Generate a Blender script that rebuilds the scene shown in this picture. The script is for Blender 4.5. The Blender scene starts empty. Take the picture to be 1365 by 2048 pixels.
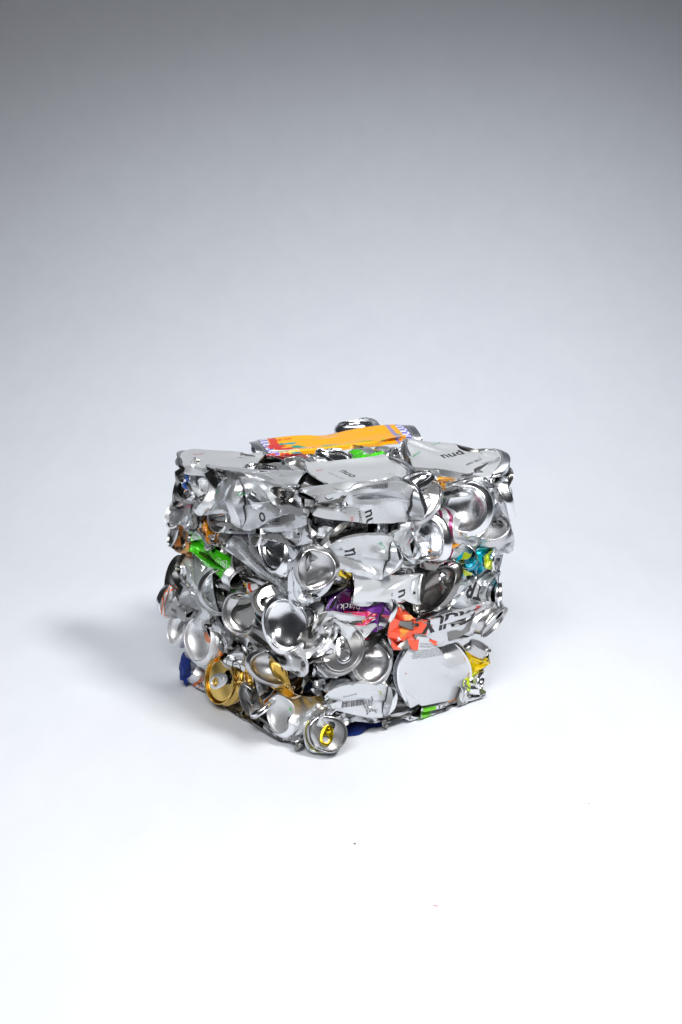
import bpy, bmesh, math, random
import numpy as np
from mathutils import Vector, Matrix

S = bpy.context.scene
# ------------------------------------------------------------------ camera
FPX, DIST, PITCH, YAW = 2300.0, 1.4661, math.radians(14.77), math.radians(38.03)
BA, BB, BH = 0.273, 0.2964, 0.300          # bale: left side, right side, height (m)
FW = np.array([0, math.cos(PITCH), -math.sin(PITCH)])
RT = np.array([1.0, 0, 0]); UP = np.cross(RT, FW)
CAM = np.array([0, 0, 0.2392]) - FW * DIST
cd = bpy.data.cameras.new('camera'); cam = bpy.data.objects.new('camera', cd)
S.collection.objects.link(cam); S.camera = cam
cam.location = CAM; cam.rotation_euler = (math.pi / 2 - PITCH, 0, 0)
cd.sensor_fit = 'VERTICAL'; cd.sensor_height = 36; cd.lens = FPX / 2048 * 36; cd.clip_end = 60; cd.clip_start = .05
# ------------------------------------------------------------------ world and lamps
w = bpy.data.worlds.new('World'); S.world = w; w.use_nodes = True
bg = w.node_tree.nodes['Background']; bg.inputs[0].default_value = (.82, .88, 1, 1); bg.inputs[1].default_value = .03
def area(name, loc, to, sx, sy, power, col=(1, 1, 1), spread=180):
    d = bpy.data.lights.new(name, 'AREA'); d.shape = 'RECTANGLE'; d.size = sx; d.size_y = sy
    d.energy = power; d.color = col; d.spread = math.radians(spread)
    o = bpy.data.objects.new(name, d); S.collection.objects.link(o); o.location = loc
    o.rotation_euler = (Vector(to) - Vector(loc)).to_track_quat('-Z', 'Y').to_euler()
    return o
area('key_softbox', (1.0, -1.0, 1.9), (0, -.1, .1), .40, .40, 17, (1, .985, .955), 120)
area('front_softbox', (-.3, -1.7, 1.7), (0, -.1, .1), 1.1, .8, 16, (1, .995, .98), 120)
area('background_softbox', (.1, .9, 1.9), (.05, 1.1, 0), 2.2, .8, 11.5, (.92, .96, 1), 122)
S.view_settings.view_transform = 'Standard'; S.view_settings.look = 'None'
S.view_settings.exposure = 0; S.view_settings.gamma = 1; S.view_settings.use_curve_mapping = False
S.cycles.max_bounces = 8; S.cycles.glossy_bounces = 5

C = S.collection
# ------------------------------------------------------------------ materials
def newmat(name):
    m = bpy.data.materials.new(name); m.use_nodes = True
    return m, m.node_tree, m.node_tree.nodes, m.node_tree.nodes['Principled BSDF']
def lk(nt, a, b): nt.links.new(a, b)
def mathn(nt, op, a, b=None, c=None):
    n = nt.nodes.new('ShaderNodeMath'); n.operation = op
    for i, x in enumerate((a, b, c)):
        if x is None: continue
        if isinstance(x, (int, float)): n.inputs[i].default_value = x
        else: lk(nt, x, n.inputs[i])
    return n.outputs[0]
def mixc(nt, f, a, b):
    n = nt.nodes.new('ShaderNodeMix'); n.data_type = 'RGBA'
    for i, x in ((0, f), (6, a), (7, b)):
        if isinstance(x, (int, float)): n.inputs[i].default_value = x
        elif isinstance(x, tuple): n.inputs[i].default_value = (*x, 1)
        else: lk(nt, x, n.inputs[i])
    return n.outputs[2]
def mixf(nt, f, a, b):
    n = nt.nodes.new('ShaderNodeMix'); n.data_type = 'FLOAT'
    for i, x in ((0, f), (2, a), (3, b)):
        if isinstance(x, (int, float)): n.inputs[i].default_value = x
        else: lk(nt, x, n.inputs[i])
    return n.outputs[0]
def noise(nt, scale, detail=3, rough=.5, vec=None, w=0):
    n = nt.nodes.new('ShaderNodeTexNoise'); n.inputs['Scale'].default_value = scale
    n.inputs['Detail'].default_value = detail; n.inputs['Roughness'].default_value = rough
    if vec is None:
        tc = nt.nodes.new('ShaderNodeTexCoord'); vec = tc.outputs['Object']
    mp = nt.nodes.new('ShaderNodeMapping'); mp.inputs['Location'].default_value = (w * 3.7, w * 1.3, w)
    lk(nt, vec, mp.inputs[0]); lk(nt, mp.outputs[0], n.inputs['Vector'])
    return n.outputs[0]
def ramp(nt, fac, stops, interp='LINEAR'):
    r = nt.nodes.new('ShaderNodeValToRGB'); r.color_ramp.interpolation = interp
    e = r.color_ramp.elements
    e[0].position, e[0].color = stops[0][0], (*stops[0][1], 1)
    e[1].position, e[1].color = stops[1][0], (*stops[1][1], 1)
    for p, c in stops[2:]:
        x = e.new(p); x.color = (*c, 1)
    lk(nt, fac, r.inputs[0]); return r.outputs[0]
def bump(nt, h, strength, dist, bsdf):
    b = nt.nodes.new('ShaderNodeBump'); b.inputs['Strength'].default_value = strength
    b.inputs['Distance'].default_value = dist; lk(nt, h, b.inputs['Height']); lk(nt, b.outputs[0], bsdf.inputs['Normal'])
MATS = {}
def metal(name, col, r0=.12, r1=.32, scratch=.15):
    m, nt, N, b = newmat(name)
    nz = noise(nt, 60, 4, .6); sp = noise(nt, 420, 2, .6)
    dirt = ramp(nt, sp, [(.30, (.25, .25, .25)), (.40, (1, 1, 1))])
    c = mixc(nt, .22, col, mixc(nt, 1.0, col, col))
    mu = nt.nodes.new('ShaderNodeMix'); mu.data_type = 'RGBA'; mu.blend_type = 'MULTIPLY'; mu.inputs[0].default_value = .25
    mu.inputs[6].default_value = (*col, 1); lk(nt, dirt, mu.inputs[7]); lk(nt, mu.outputs[2], b.inputs['Base Color'])
    b.inputs['Metallic'].default_value = 1
    lk(nt, mixf(nt, nz, r0, r1), b.inputs['Roughness'])
    bump(nt, noise(nt, 900, 2, .7), scratch, .0003, b)
    MATS[name] = m; return m
metal('bare_aluminium', (.84, .85, .87), .09, .27, .2)
metal('dull_aluminium', (.60, .60, .61), .2, .4, .1)
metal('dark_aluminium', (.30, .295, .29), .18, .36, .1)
metal('white_aluminium', (.86, .87, .89), .38, .55, .2)
metal('gold_aluminium', (.80, .56, .17), .14, .32)
metal('yellow_aluminium', (.90, .66, .02), .16, .30)
def flat(name, col, rough=.45, met=0.0):
    m, nt, N, b = newmat(name); b.inputs['Base Color'].default_value = (*col, 1)
    b.inputs['Roughness'].default_value = rough; b.inputs['Metallic'].default_value = met; MATS[name] = m; return m
for n_, c_ in dict(black=(.012, .012, .015), dark=(.05, .05, .055), grey=(.25, .26, .28), red=(.55, .03, .03), pink=(.6, .12, .2),
                   green=(.03, .35, .12), orange=(.75, .25, .03), white=(.8, .82, .84), magenta=(.6, .02, .15), teal=(.0, .35, .4),
                   lime=(.1, .55, .02), brown=(.25, .08, .02), palegreen=(.35, .7, .3), olive=(.35, .42, .02)).items():
    flat('ink_' + n_, c_)
flat('ink_neon', (.02, .8, .02))
SILV = (.66, .68, .71)
def printed(name, base=SILV, bands=(), met=.66, r=(.21, .37), coat=.25, patches=(), ends=True, checker=None, wear=.5):
    """paint on the outside of a can; bands are (from, to, colour) in 0..1 of its length; inside is lacquered metal, darkened to paint in shade"""
    m, nt, N, b = newmat(name)
    uv = N.new('ShaderNodeUVMap'); uv.uv_map = 'UVMap'
    sx = N.new('ShaderNodeSeparateXYZ'); lk(nt, uv.outputs[0], sx.inputs[0]); v = sx.outputs[1]
    col = base
    for k, (sc, th, pc) in enumerate(patches):
        n_ = noise(nt, sc, 2, .5, uv.outputs[0], k + 1)
        f = ramp(nt, n_, [(th - .01, (0, 0, 0)), (th + .01, (1, 1, 1))])
        col = mixc(nt, f, col, pc)
    if checker:
        lo, hi, c2, c3 = checker
        ck = N.new('ShaderNodeTexChecker'); mp = N.new('ShaderNodeMapping'); mp.inputs['Scale'].default_value = (26, 26, 1)
        lk(nt, uv.outputs[0], mp.inputs[0]); lk(nt, mp.outputs[0], ck.inputs[0]); ck.inputs['Scale'].default_value = 1
        ck.inputs[1].default_value = (*c2, 1); ck.inputs[2].default_value = (*c3, 1)
        f = mathn(nt, 'MAXIMUM', mathn(nt, 'LESS_THAN', v, lo), mathn(nt, 'GREATER_THAN', v, hi))
        col = mixc(nt, f, col, ck.outputs[0])
    metf = met
    for lo, hi, bc in bands:
        f = mathn(nt, 'MULTIPLY', mathn(nt, 'GREATER_THAN', v, lo), mathn(nt, 'LESS_THAN', v, hi))
        col = mixc(nt, f, col, bc)
    if ends:      # unpainted rim at either end with a fine dark trim line inside it
        f = mathn(nt, 'MAXIMUM', mathn(nt, 'MULTIPLY', mathn(nt, 'GREATER_THAN', v, .020), mathn(nt, 'LESS_THAN', v, .025)),
                  mathn(nt, 'MULTIPLY', mathn(nt, 'GREATER_THAN', v, .975), mathn(nt, 'LESS_THAN', v, .980)))
        col = mixc(nt, f, col, (.05, .05, .055))
        g = mathn(nt, 'MAXIMUM', mathn(nt, 'LESS_THAN', v, .02), mathn(nt, 'GREATER_THAN', v, .98))
        col = mixc(nt, g, col, (.8, .81, .83)); metf = mixf(nt, g, met, 1.0)
    wn = noise(nt, 130, 5, .72)
    wf = ramp(nt, wn, [(.70, (0, 0, 0)), (.76, (wear, wear, wear))])
    col = mixc(nt, wf, col, (.30, .29, .28))
    ca = N.new('ShaderNodeAttribute'); ca.attribute_name = 'crease'
    sc = noise(nt, 300, 3, .7)
    cf = ramp(nt, mathn(nt, 'MULTIPLY', ca.outputs['Fac'], mathn(nt, 'ADD', sc, .25)), [(.42, (0, 0, 0)), (.60, (wear, wear, wear))])
    col = mixc(nt, cf, col, (.62, .62, .63)); metf = mixf(nt, cf, metf, 1.0)
    st_ = noise(nt, 26, 5, .7, None, 5)
    sf = ramp(nt, st_, [(.64, (0, 0, 0)), (.72, (.45, .45, .45))])
    col = mixc(nt, sf, col, (.20, .15, .09))
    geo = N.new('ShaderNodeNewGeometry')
    col = mixc(nt, geo.outputs['Backfacing'], col, (.25, .245, .235))  # lacquered inside, its tone lowered to paint shade into the gaps
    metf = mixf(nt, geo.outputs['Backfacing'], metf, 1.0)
    lk(nt, col, b.inputs['Base Color']); lk(nt, metf, b.inputs['Metallic'])
    nz = noise(nt, 45, 4, .6)
    lk(nt, mixf(nt, nz, r[0], r[1]), b.inputs['Roughness'])
    b.inputs['Coat Weight'].default_value = coat; b.inputs['Coat Roughness'].default_value = .1
    bump(nt, noise(nt, 260, 3, .65), .12, .0006, b)
    MATS[name] = m; return m
printed('silver_print')
printed('pale_print', (.67, .69, .72), met=.45, r=(.26, .40), coat=.3)
printed('shiny_print', (.66, .68, .71), met=.85, r=(.13, .3), coat=.1)
printed('dark_print', (.30, .31, .33), met=.8, r=(.2, .4), coat=.1)  # dark cans; also puts gap shade into the buried ones
printed('dull_print', (.5,.51,.52), met=.7, r=(.28,.42), coat=.1)
printed('green_print', (.08, .70, .01), met=.35, r=(.12, .25), patches=((3, .62, (.2, .75, .08)),), coat=.6)
printed('purple_print', (.20, .035, .36), met=.5, r=(.15, .3), bands=((.0, .035, (.55, .55, .6)), (.4, .75, (.06, .01, .1))), coat=.6)
printed('pink_print', (.62, .01, .10), met=.35, r=(.2, .35), patches=((14, .60, (.9, .42, .01)), (4, .62, (.7, .03, .3))), coat=.5)
printed('coral_print', (.62, .64, .68), met=.4, bands=((.58, .99, (.92, .11, .05)),), wear=.2)
printed('teal_print', (.0, .33, .50), met=.5, r=(.12, .28), bands=((.0, .14, (.45, .55, .02)), (.14, .17, (.01, .05, .1)), (.7, .8, (.45, .55, .02))), patches=((3, .55, (.0, .45, .55)),), coat=.6)
printed('orange_print', (.96, .43, .003), met=.02, r=(.22, .36), checker=(.075, .925, (.20, .18, .62), (.78, .8, .86)), coat=.5,
        bands=((.08, .13, (.72, .05, .02)), (.86, .89, (.35, .28, .5))), patches=((3.2, .70, (.0, .33, .22)), (2.6, .70, (.75, .07, .01))), wear=.15)
printed('maroon_band_print', SILV, bands=((.04, .09, (.25, .01, .09)), (.20, .27, (.25, .01, .09)), (.27, .29, (.85, .85, .85))))
printed('orange_band_print', SILV, bands=((.03, .09, (.80, .17, .03)), (.15, .175, (.75, .16, .03))))
printed('orange_band_dull_print', (.34, .34, .35), met=.6, bands=((.02, .05, (.8, .17, .03)), (.05, .12, (.75, .76, .78)), (.12, .15, (.8, .17, .03))), ends=False)
printed('brown_band_print', SILV, bands=((.05, .085, (.45, .15, .02)), (.10, .16, (.03, .03, .035)), (.16, .19, (.45, .15, .02))))
printed('yellow_band_print', SILV, bands=((.03, .06, (.6, .55, .02)), (.2, .23, (.6, .55, .02))))
printed('orange_patch_print', SILV, bands=((.0, .34, (.90, .20, .01)),), met=.3)
printed('red_stripe_print', (.7, .7, .72), bands=((.0, .12, (.85, .5, .0)), (.2, .3, (.7, .06, .02)), (.5, .58, (.7, .06, .02)), (.8, .9, (.7, .06, .02))), met=.2)
printed('red_print', (.35, .015, .03), met=.5, patches=((5, .6, (.7, .7, .72)),))
printed('gold_print', (.72, .45, .08), met=.9, r=(.15, .32), patches=((5, .66, (.03, .03, .03)),))
printed('yellow_print', (.85, .62, .0), met=.5, r=(.15, .3), patches=((3, .62, (.75, .77, .78)),), coat=.5)
printed('lime_print', (.55, .66, .01), met=.3, patches=((6, .58, (.75, .77, .78)), (9, .63, (.05, .4, .08))), coat=.5)
printed('amber_print', (.85, .33, .01), met=.4, patches=((4, .63, (.7, .7, .7)), (8, .66, (.02, .02, .02))), coat=.5)
printed('amber_tip_print', SILV, bands=((.72, .95, (.8, .36, .03)),))
printed('pale_plain_print', (.62, .64, .675), met=.3, r=(.28, .42), ends=False, wear=.2)
printed('tan_print', (.60, .27, .08), met=.5, patches=((3, .6, (.75, .2, .03)),))
printed('blue_patch_print', (.72, .74, .77), bands=((.0, .2, (.0, .09, .45)),), met=.2)
printed('green_patch_print', SILV, bands=((.0, .22, (.16, .62, .01)),))
printed('brown_line_print', (.45, .43, .42), bands=((.3, .4, (.4, .12, .03)),), met=.7)
def glossy_inside(name, col):
    return printed(name, col, met=1, r=(.15, .3), coat=0, ends=False)
glossy_inside('inner_wall', (.6, .59, .57))

# ------------------------------------------------------------------ bale frame and picture-to-face mapping (mm)
eR = np.array([math.cos(YAW), math.sin(YAW), 0]); eL = np.array([-math.sin(YAW), math.cos(YAW), 0])
Z = np.array([0, 0, 1.0])
FB = -(eR * BB + eL * BA) / 2
PLANES = {'L': (-eR, FB), 'R': (-eL, FB), 'T': (Z, FB + Z * BH)}
NAMED = {'Z': Z, 'L': -eR, 'R': -eL, 'X': RT, 'U': UP}
def view(v):
    if isinstance(v, str): return NAMED[v]
    v = np.array(v, float)
    return unit(v[0] * RT + v[1] * UP - v[2] * FW)
def unit(v):
    return v / (np.linalg.norm(v, axis=-1, keepdims=True) + 1e-12)
def at(px, py, dep, face):
    r = unit(FW + RT * (px - 682.5) / FPX + UP * (1024 - py) / FPX)
    n, o = PLANES[face]
    t = (o - CAM) @ n / (r @ n)
    return (CAM + r * t) * 1000 + r * dep
def project(P):      # mm -> pixels of the 1365 x 2048 picture
    q = P / 1000 - CAM; z = q @ FW
    return 682.5 + FPX * (q @ RT) / z, 1024 - FPX * (q @ UP) / z, z

NU, NV = 56, 40
TH = np.arange(NU) / NU * 2 * np.pi
def ellipse(R, q):
    k = 1 + q; a = 2 * R / (3 * k - math.sqrt((3 + q) * (1 + 3 * q)))
    return a, a * q
class End:
    """one end ring of a can: centre, outward normal, minor axis, squash and local deformation"""
    def __init__(s, c, n, m, q, R, rng, dent=0, noise=0, fold=(), scale=1, bow=0):
        s.bow = bow
        s.c, s.n = c, unit(n)
        m = m - s.n * (m @ s.n)
        if np.linalg.norm(m) < .15:
            m = np.cross(s.n, [.3, .2, .9]); m = np.cross(m, s.n)
        s.y = unit(m); s.R = R; s.a, s.b = ellipse(R * scale, q); s.fold = fold; s.noise = noise
        s.dents = [(rng.uniform(0, 6.28), dent * rng.uniform(.6, 1.2), rng.uniform(.25, .55)) for _ in range(2 if dent else 0)]
        s.ph = rng.uniform(0, 6.28, 6)
    def F(s, x, y, z):
        th = np.arctan2(y, x); rr = np.hypot(x, y) / s.R
        k = np.ones_like(rr)
        for t, d, w_ in s.dents:
            dd = (th - t + np.pi) % (2 * np.pi) - np.pi
            k = k - d * np.exp(-(dd / w_) ** 2) * rr
        z = z + s.noise * (np.sin(x / 11 + s.ph[0]) * np.sin(y / 9 + s.ph[1]) + .6 * np.sin((x + y) / 7 + s.ph[2]))
        x = x * s.a / s.R * k; y = y * s.b / s.R * k
        z = z - s.bow * (x / s.a) ** 2
        for phi, off, ang in s.fold:
            cx, cy = math.cos(math.radians(phi)), math.sin(math.radians(phi)); A = math.radians(ang)
            t = x * cx + y * cy - off; m = np.clip(t, 0, None)
            x = x - m * cx * (1 - math.cos(A)); y = y - m * cy * (1 - math.cos(A)); z = z - m * math.sin(A)
        return x, y, z
    def world(s, x, y, z):
        x, y, z = s.F(np.asarray(x, float), np.asarray(y, float), np.asarray(z, float))
        return s.c + x[..., None] * s.x + y[..., None] * s.y + z[..., None] * s.n

CANS = []
def can(label, style, A, nA, B, nB=None, F='R', qA=1.0, qB=.25, mA='Z', mB=None, L=None, R=29, capA='dome', capB=None,
        fA=None, fB=None, t=None, dents=2, bulge=7, text=(), mat='bare_aluminium', tab=None, dd=9, kind='crushed_can', cat='crushed can', rm=1.12, group=None, sA=1, sB=None, scr=1, lf=1.18, capt=()):
    if sB is None: sB = 1 if (capB or qB >= .36 or F == 'T') else .65
    if capA is None and style in ('shiny_print', 'dark_print', 'dull_print'):      # loose filler pieces sit a little deeper
        A = (A[0], A[1], A[2] + 14, *A[3:]); B = (B[0], B[1], B[2] + 14, *B[3:]); bulge = min(bulge, 7) - 7
    if capA == 'dome' and fA is None:
        h = sum(map(ord, label)); fA = dict(dent=.11, noise=1.3, fold=((h * 37 % 360, R * .38, 20 + h % 24), (h * 71 % 360, R * .62, 15 + h % 30)))
    CANS.append(dict(locals()))
def prepare(c, rng):
    fa = c['F']; A, B = c['A'], c['B']
    cA = at(A[0], A[1], A[2], A[3] if len(A) > 3 else fa); cB = at(B[0], B[1], B[2], B[3] if len(B) > 3 else fa)
    d = cB - cA; D = np.linalg.norm(d)
    nA = view(c['nA']); nB = unit(d / D * .8 - nA * .4) if c['nB'] is None else view(c['nB'])
    mA = view(c['mA']); mB = view(c['mB']) if c['mB'] is not None else mA
    c['eA'] = eA = End(cA, nA, mA, c['qA'], c['R'], rng, scale=c['sA'], **(c['fA'] or {}))
    c['eB'] = eB = End(cB, nB, mB, c['qB'], c['R'], rng, scale=c['sB'], **(c['fB'] or {}))
    eA.x = np.cross(eA.y, eA.n); eB.x = np.cross(eB.y, -eB.n)
    if eB.y @ eA.y + .5 * (eB.x @ eA.x) < 0: eB.y = -eB.y; eB.x = -eB.x
    c['Lr'] = c['L'] or c['lf'] * D
    c['cA'], c['cB'], c['D'] = cA, cB, D
    R = c['R']
    c['ringA1'] = eA.world(R * np.cos(TH), R * np.sin(TH), 0 * TH)
    c['ringB1'] = eB.world(R * np.cos(TH), R * np.sin(TH), 0 * TH)
    for k, cp in (('ringA1', c['capA']), ('ringB1', c['capB'])):      # loose ends stay inside the pressed faces
        if cp in (None, 'neck', 'flat'):
            for f_ in 'LRT':
                nn, o = PLANES[f_]; h = c[k] @ nn - o @ nn * 1000 - c['bulge'] - (4 if cp else 0)
                c[k] = c[k] - np.clip(h, 0, None)[:, None] * nn
    c['ringA0'] = cA + R * np.cos(TH)[:, None] * eA.x + R * np.sin(TH)[:, None] * eA.y
    n0 = unit(.5 * eA.n - .5 * d / D + 1e-6)
    c['ringB0'] = c['ringA0'] - eA.n * c['Lr']

def simulate(cs, seed=3, T=46, IT=6):
    """crush the thin metal sleeves: position based dynamics of inextensible shells between their end rings"""
    rng = np.random.default_rng(seed); n = len(cs); f = np.float32
    g = lambda k: np.stack([c[k] for c in cs]).astype(f)
    A0, A1, B0, B1 = g('ringA0'), g('ringA1'), g('ringB0'), g('ringB1')
    t = np.linspace(0, 1, NV + 1).astype(f)[None, :, None, None]
    P = A0[:, None] * (1 - t) + B0[:, None] * t
    R = np.array([c['R'] for c in cs], f)[:, None, None]; L = np.array([c['Lr'] for c in cs], f)[:, None, None]
    scr = np.array([c['scr'] for c in cs], f)[:, None, None, None]
    ru = 2 * np.pi * R / NU; rv = L / NV; rd = np.sqrt(ru ** 2 + rv ** 2)
    cA, cB = g('cA')[:, None, None], g('cB')[:, None, None]
    ax = cA * (1 - t) + cB * t
    wA = np.stack([c['eA'].y for c in cs]).astype(f)[:, None, None]; wB = np.stack([c['eB'].y for c in cs]).astype(f)[:, None, None]
    W = wA * (1 - t) + wB * t; W /= np.linalg.norm(W, axis=-1, keepdims=True) + 1e-6
    # smooth random push so that every sleeve buckles its own way
    i = np.arange(NV + 1)[None, :, None]; j = np.arange(NU)[None, None, :]
    push = np.zeros((n, NV + 1, NU), f)
    for _ in range(7):
        a = rng.uniform(.4, 1, (n, 1, 1)); kv = rng.uniform(.5, 5, (n, 1, 1)); ku = rng.integers(0, 6, (n, 1, 1)); ph = rng.uniform(0, 6.3, (n, 2, 1))
        push += (a * np.sin(i / NV * np.pi * kv + ph[:, :1]) * np.cos(j / NU * 2 * np.pi * ku + ph[:, 1:])).astype(f)
    cen = (A0.mean(1)[:, None, None] * (1 - t) + B0.mean(1)[:, None, None] * t)
    rad = P - cen; rad /= np.linalg.norm(rad, axis=-1, keepdims=True) + 1e-6
    P += rad * (push * .9)[..., None] * np.sin(np.pi * t) * scr
    aA = np.array([c['eA'].a for c in cs], f)[:, None, None]; aB = np.array([c['eB'].a for c in cs], f)[:, None, None]
    rmx = (aA * (1 - t[..., 0]) + aB * t[..., 0]) * np.array([c['rm'] for c in cs], f)[:, None, None]
    # t = half thickness of a slab
    tt = np.array([c['t'] if c['t'] else 1e4 for c in cs], f)[:, None, None]
    pn = [(PLANES[k][0].astype(f), f(PLANES[k][0] @ PLANES[k][1] * 1000)) for k in 'LRT']
    bul = np.array([c['bulge'] for c in cs], f)[:, None, None]
    # dents
    ND = 4; use = np.array([[k < c['dents'] for k in range(ND)] for c in cs])
    di = rng.integers(8, NV - 7, (n, ND)); dj = rng.integers(0, NU, (n, ND)); dr = rng.uniform(9, 18, (n, ND)).astype(f)
    dp = np.array([c['dd'] for c in cs], f)[:, None] * rng.uniform(.7, 1.4, (n, ND)).astype(f)
    tr = di / NV
    Q = (A1[np.arange(n)[:, None], dj] * (1 - tr)[..., None] + B1[np.arange(n)[:, None], dj] * tr[..., None]).astype(f)
    AXQ = ax[:, :, 0][np.arange(n)[:, None], di]
    dn = Q - AXQ; dn /= np.linalg.norm(dn, axis=-1, keepdims=True) + 1e-6
    sn = np.sin(TH)[None, None].astype(f); slab = tt < 1e3; off = np.where(slab, .7 + .35 * np.minimum(tt, 20) * np.abs(sn), .8)
    slo = np.where(sn > .05, off, -tt) + 0 * push; shi = np.where(sn < -.05, -off, tt) + 0 * push
    jm = (-np.arange(NU)) % NU; half = (np.sin(TH) > .12)
    def con(a, b, r, s=1.0):
        d = b - a; l = np.sqrt(np.einsum('...k,...k->...', d, d)) + 1e-6
        k = (.5 * s * (l - r) / l)[..., None]
        d *= k; a += d; b -= d
    def bend(a, b, r, s, acc_a, acc_b):
        d = b - a; l = np.sqrt(np.einsum('...k,...k->...', d, d)) + 1e-6
        k = (.5 * s * np.minimum(0, l - r) / l)[..., None]; d *= k; acc_a += d; acc_b -= d
    pa, pb = A0.copy(), B0.copy()
    for st in range(T + 6):
        x = min(1, (st + 1) / T); s = x * x * (3 - 2 * x)
        na = A0 * (1 - s) + A1 * s; nb = B0 * (1 - s) + B1 * s
        P += (na - pa)[:, None] * (1 - t) + (nb - pb)[:, None] * t
        pa, pb = na, nb
        for it in range(IT if st < T else 5):
            # bending, weak
            acc = np.zeros_like(P)
            bend(P[:, :-2], P[:, 2:], 1.97 * rv, .4, acc[:, :-2], acc[:, 2:])
            P2 = np.roll(P, -2, 2); acc2 = np.zeros_like(P); acc3 = np.zeros_like(P)
            bend(P, P2, 1.93 * ru, .4, acc2, acc3); acc += acc2 + np.roll(acc3, 2, 2)
            P += acc * .7
            if it % 2 == 0:
                acc = np.zeros_like(P); bend(P[:, :-4], P[:, 4:], 3.85 * rv, .45, acc[:, :-4], acc[:, 4:])
                P2 = np.roll(P, -4, 2); acc2 = np.zeros_like(P); acc3 = np.zeros_like(P)
                bend(P, P2, 3.55 * ru, .45, acc2, acc3); P += .6 * (acc + acc2 + np.roll(acc3, 4, 2))
            con(P[:, 0:-1:2], P[:, 1::2], rv); con(P[:, 1:-1:2], P[:, 2::2], rv)
            con(P[:, :, 0::2], P[:, :, 1::2], ru)
            Pr = np.roll(P, -1, 2); con(Pr[:, :, 0::2], Pr[:, :, 1::2], ru); P = np.roll(Pr, 1, 2)
            for sh in (1, -1):
                for o in (0, 1):
                    a = P[:, o:-1:2]; b = np.roll(P[:, o + 1::2], -sh, 2); a = a[:, :b.shape[1]]
                    con(a, b, rd, .8); P[:, o + 1::2][:, :b.shape[1]] = np.roll(b, sh, 2)
            if s > .15:
                for k in range(ND):
                    ce = Q[:, k] + dn[:, k] * (dr[:, k] - dp[:, k] * s)[:, None]
                    q = P - ce[:, None, None]; r = np.linalg.norm(q, axis=-1) + 1e-6
                    m = (r < dr[:, k][:, None, None]) & use[:, k][:, None, None]
                    P += q * (np.where(m, dr[:, k][:, None, None] / r - 1, 0) * .5)[..., None]
            # the two walls never cross
            d = P[:, :, half] - P[:, :, jm[half]]
            h = np.einsum('...k,...k->...', d, np.broadcast_to(W, d.shape)); e = np.minimum(0, h - 2.5)[..., None] * W * .5
            P[:, :, half] -= e; P[:, :, jm[half]] += e
            q = P - ax; h = (q * W).sum(-1); ov = np.clip(h, slo, shi) - h; P += ov[..., None] * W * s
            q = P - ax; r = np.linalg.norm(q, axis=-1); k = np.minimum(1, rmx / (r + 1e-6)); k = 1 + (k - 1) * s; P = ax + q * k[..., None]
            for nn, o in pn:
                h = P @ nn - o - bul + np.where((W @ nn) * sn < 0, 2.6, 0); P -= (np.maximum(h, 0) * s)[..., None] * nn
            P[..., 2] = np.maximum(P[..., 2], 2.5)
            P[:, 0] = na; P[:, -1] = nb
    # sheet metal folds into flat facets with sharp creases: bilateral filtering of the facet normals
    for rnd in range(2):
        Pj = np.roll(P, -1, 2)
        a, b_, c_, d_ = P[:, :-1], Pj[:, :-1], Pj[:, 1:], P[:, 1:]
        N = unit(np.cross(c_ - a, d_ - b_)).astype(f)
        for _ in range(9):
            acc = N.copy()
            Q_ = np.concatenate([N[:, :1], N, N[:, -1:]], 1)
            for X_ in (Q_[:, :-2], Q_[:, 2:], np.roll(N, 1, 2), np.roll(N, -1, 2), np.roll(Q_[:, :-2], 1, 2), np.roll(Q_[:, 2:], -1, 2), np.roll(Q_[:, :-2], -1, 2), np.roll(Q_[:, 2:], 1, 2)):
                w_ = np.exp(-((X_ - N) ** 2).sum(-1, keepdims=True) / .30 ** 2); acc += w_ * X_
            N = unit(acc).astype(f)
        for _ in range(10):
            Pj = np.roll(P, -1, 2)
            cen = (P[:, :-1] + Pj[:, :-1] + Pj[:, 1:] + P[:, 1:]) / 4
            up_ = np.zeros_like(P)
            for rows, sh in ((slice(0, -1), 0), (slice(1, None), 0), (slice(0, -1), 1), (slice(1, None), 1)):
                Nn = np.roll(N, sh, 2); Cn = np.roll(cen, sh, 2)
                up_[:, rows] += Nn * ((Cn - P[:, rows]) * Nn).sum(-1, keepdims=True)
            P[:, 1:-1] += (up_ * .22)[:, 1:-1]
    for k, c in enumerate(cs): c['P'] = P[k].astype(float)

# ------------------------------------------------------------------ mesh builders
def mesh(name, V, Fs, mat, parent=None, uv=None, sharp=40, smooth=True):
    me = bpy.data.meshes.new(name); me.from_pydata(np.asarray(V).tolist(), [], Fs)
    if uv is not None:
        l = me.uv_layers.new(name='UVMap'); l.data.foreach_set('uv', np.asarray(uv, np.float32).ravel())
    me.materials.append(MATS[mat] if isinstance(mat, str) else mat)
    if smooth:
        me.shade_smooth()
        if sharp: me.set_sharp_from_angle(angle=math.radians(sharp))
    o = bpy.data.objects.new(name, me); C.objects.link(o)
    if parent: o.parent = parent
    return o
BF = []; BUV = []
for i in range(NV):
    for j in range(NU):
        k = (j + 1) % NU
        BF.append((i * NU + j, i * NU + k, (i + 1) * NU + k, (i + 1) * NU + j)[::-1])
        BUV += [(j / NU, (i + 1) / NV), ((j + 1) / NU, (i + 1) / NV), ((j + 1) / NU, i / NV), (j / NU, i / NV)]
DOME = [(1, 0), (.995, 1.2), (.97, 3), (.93, 5), (.88, 6.6), (.84, 8), (.815, 8.9), (.79, 9), (.765, 8.3), (.75, 6.5), (.74, 4.8), (.70, 3.2),
        (.62, 1.2), (.5, -.8), (.38, -2.2), (.26, -3.2), (.13, -3.8)]
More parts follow.
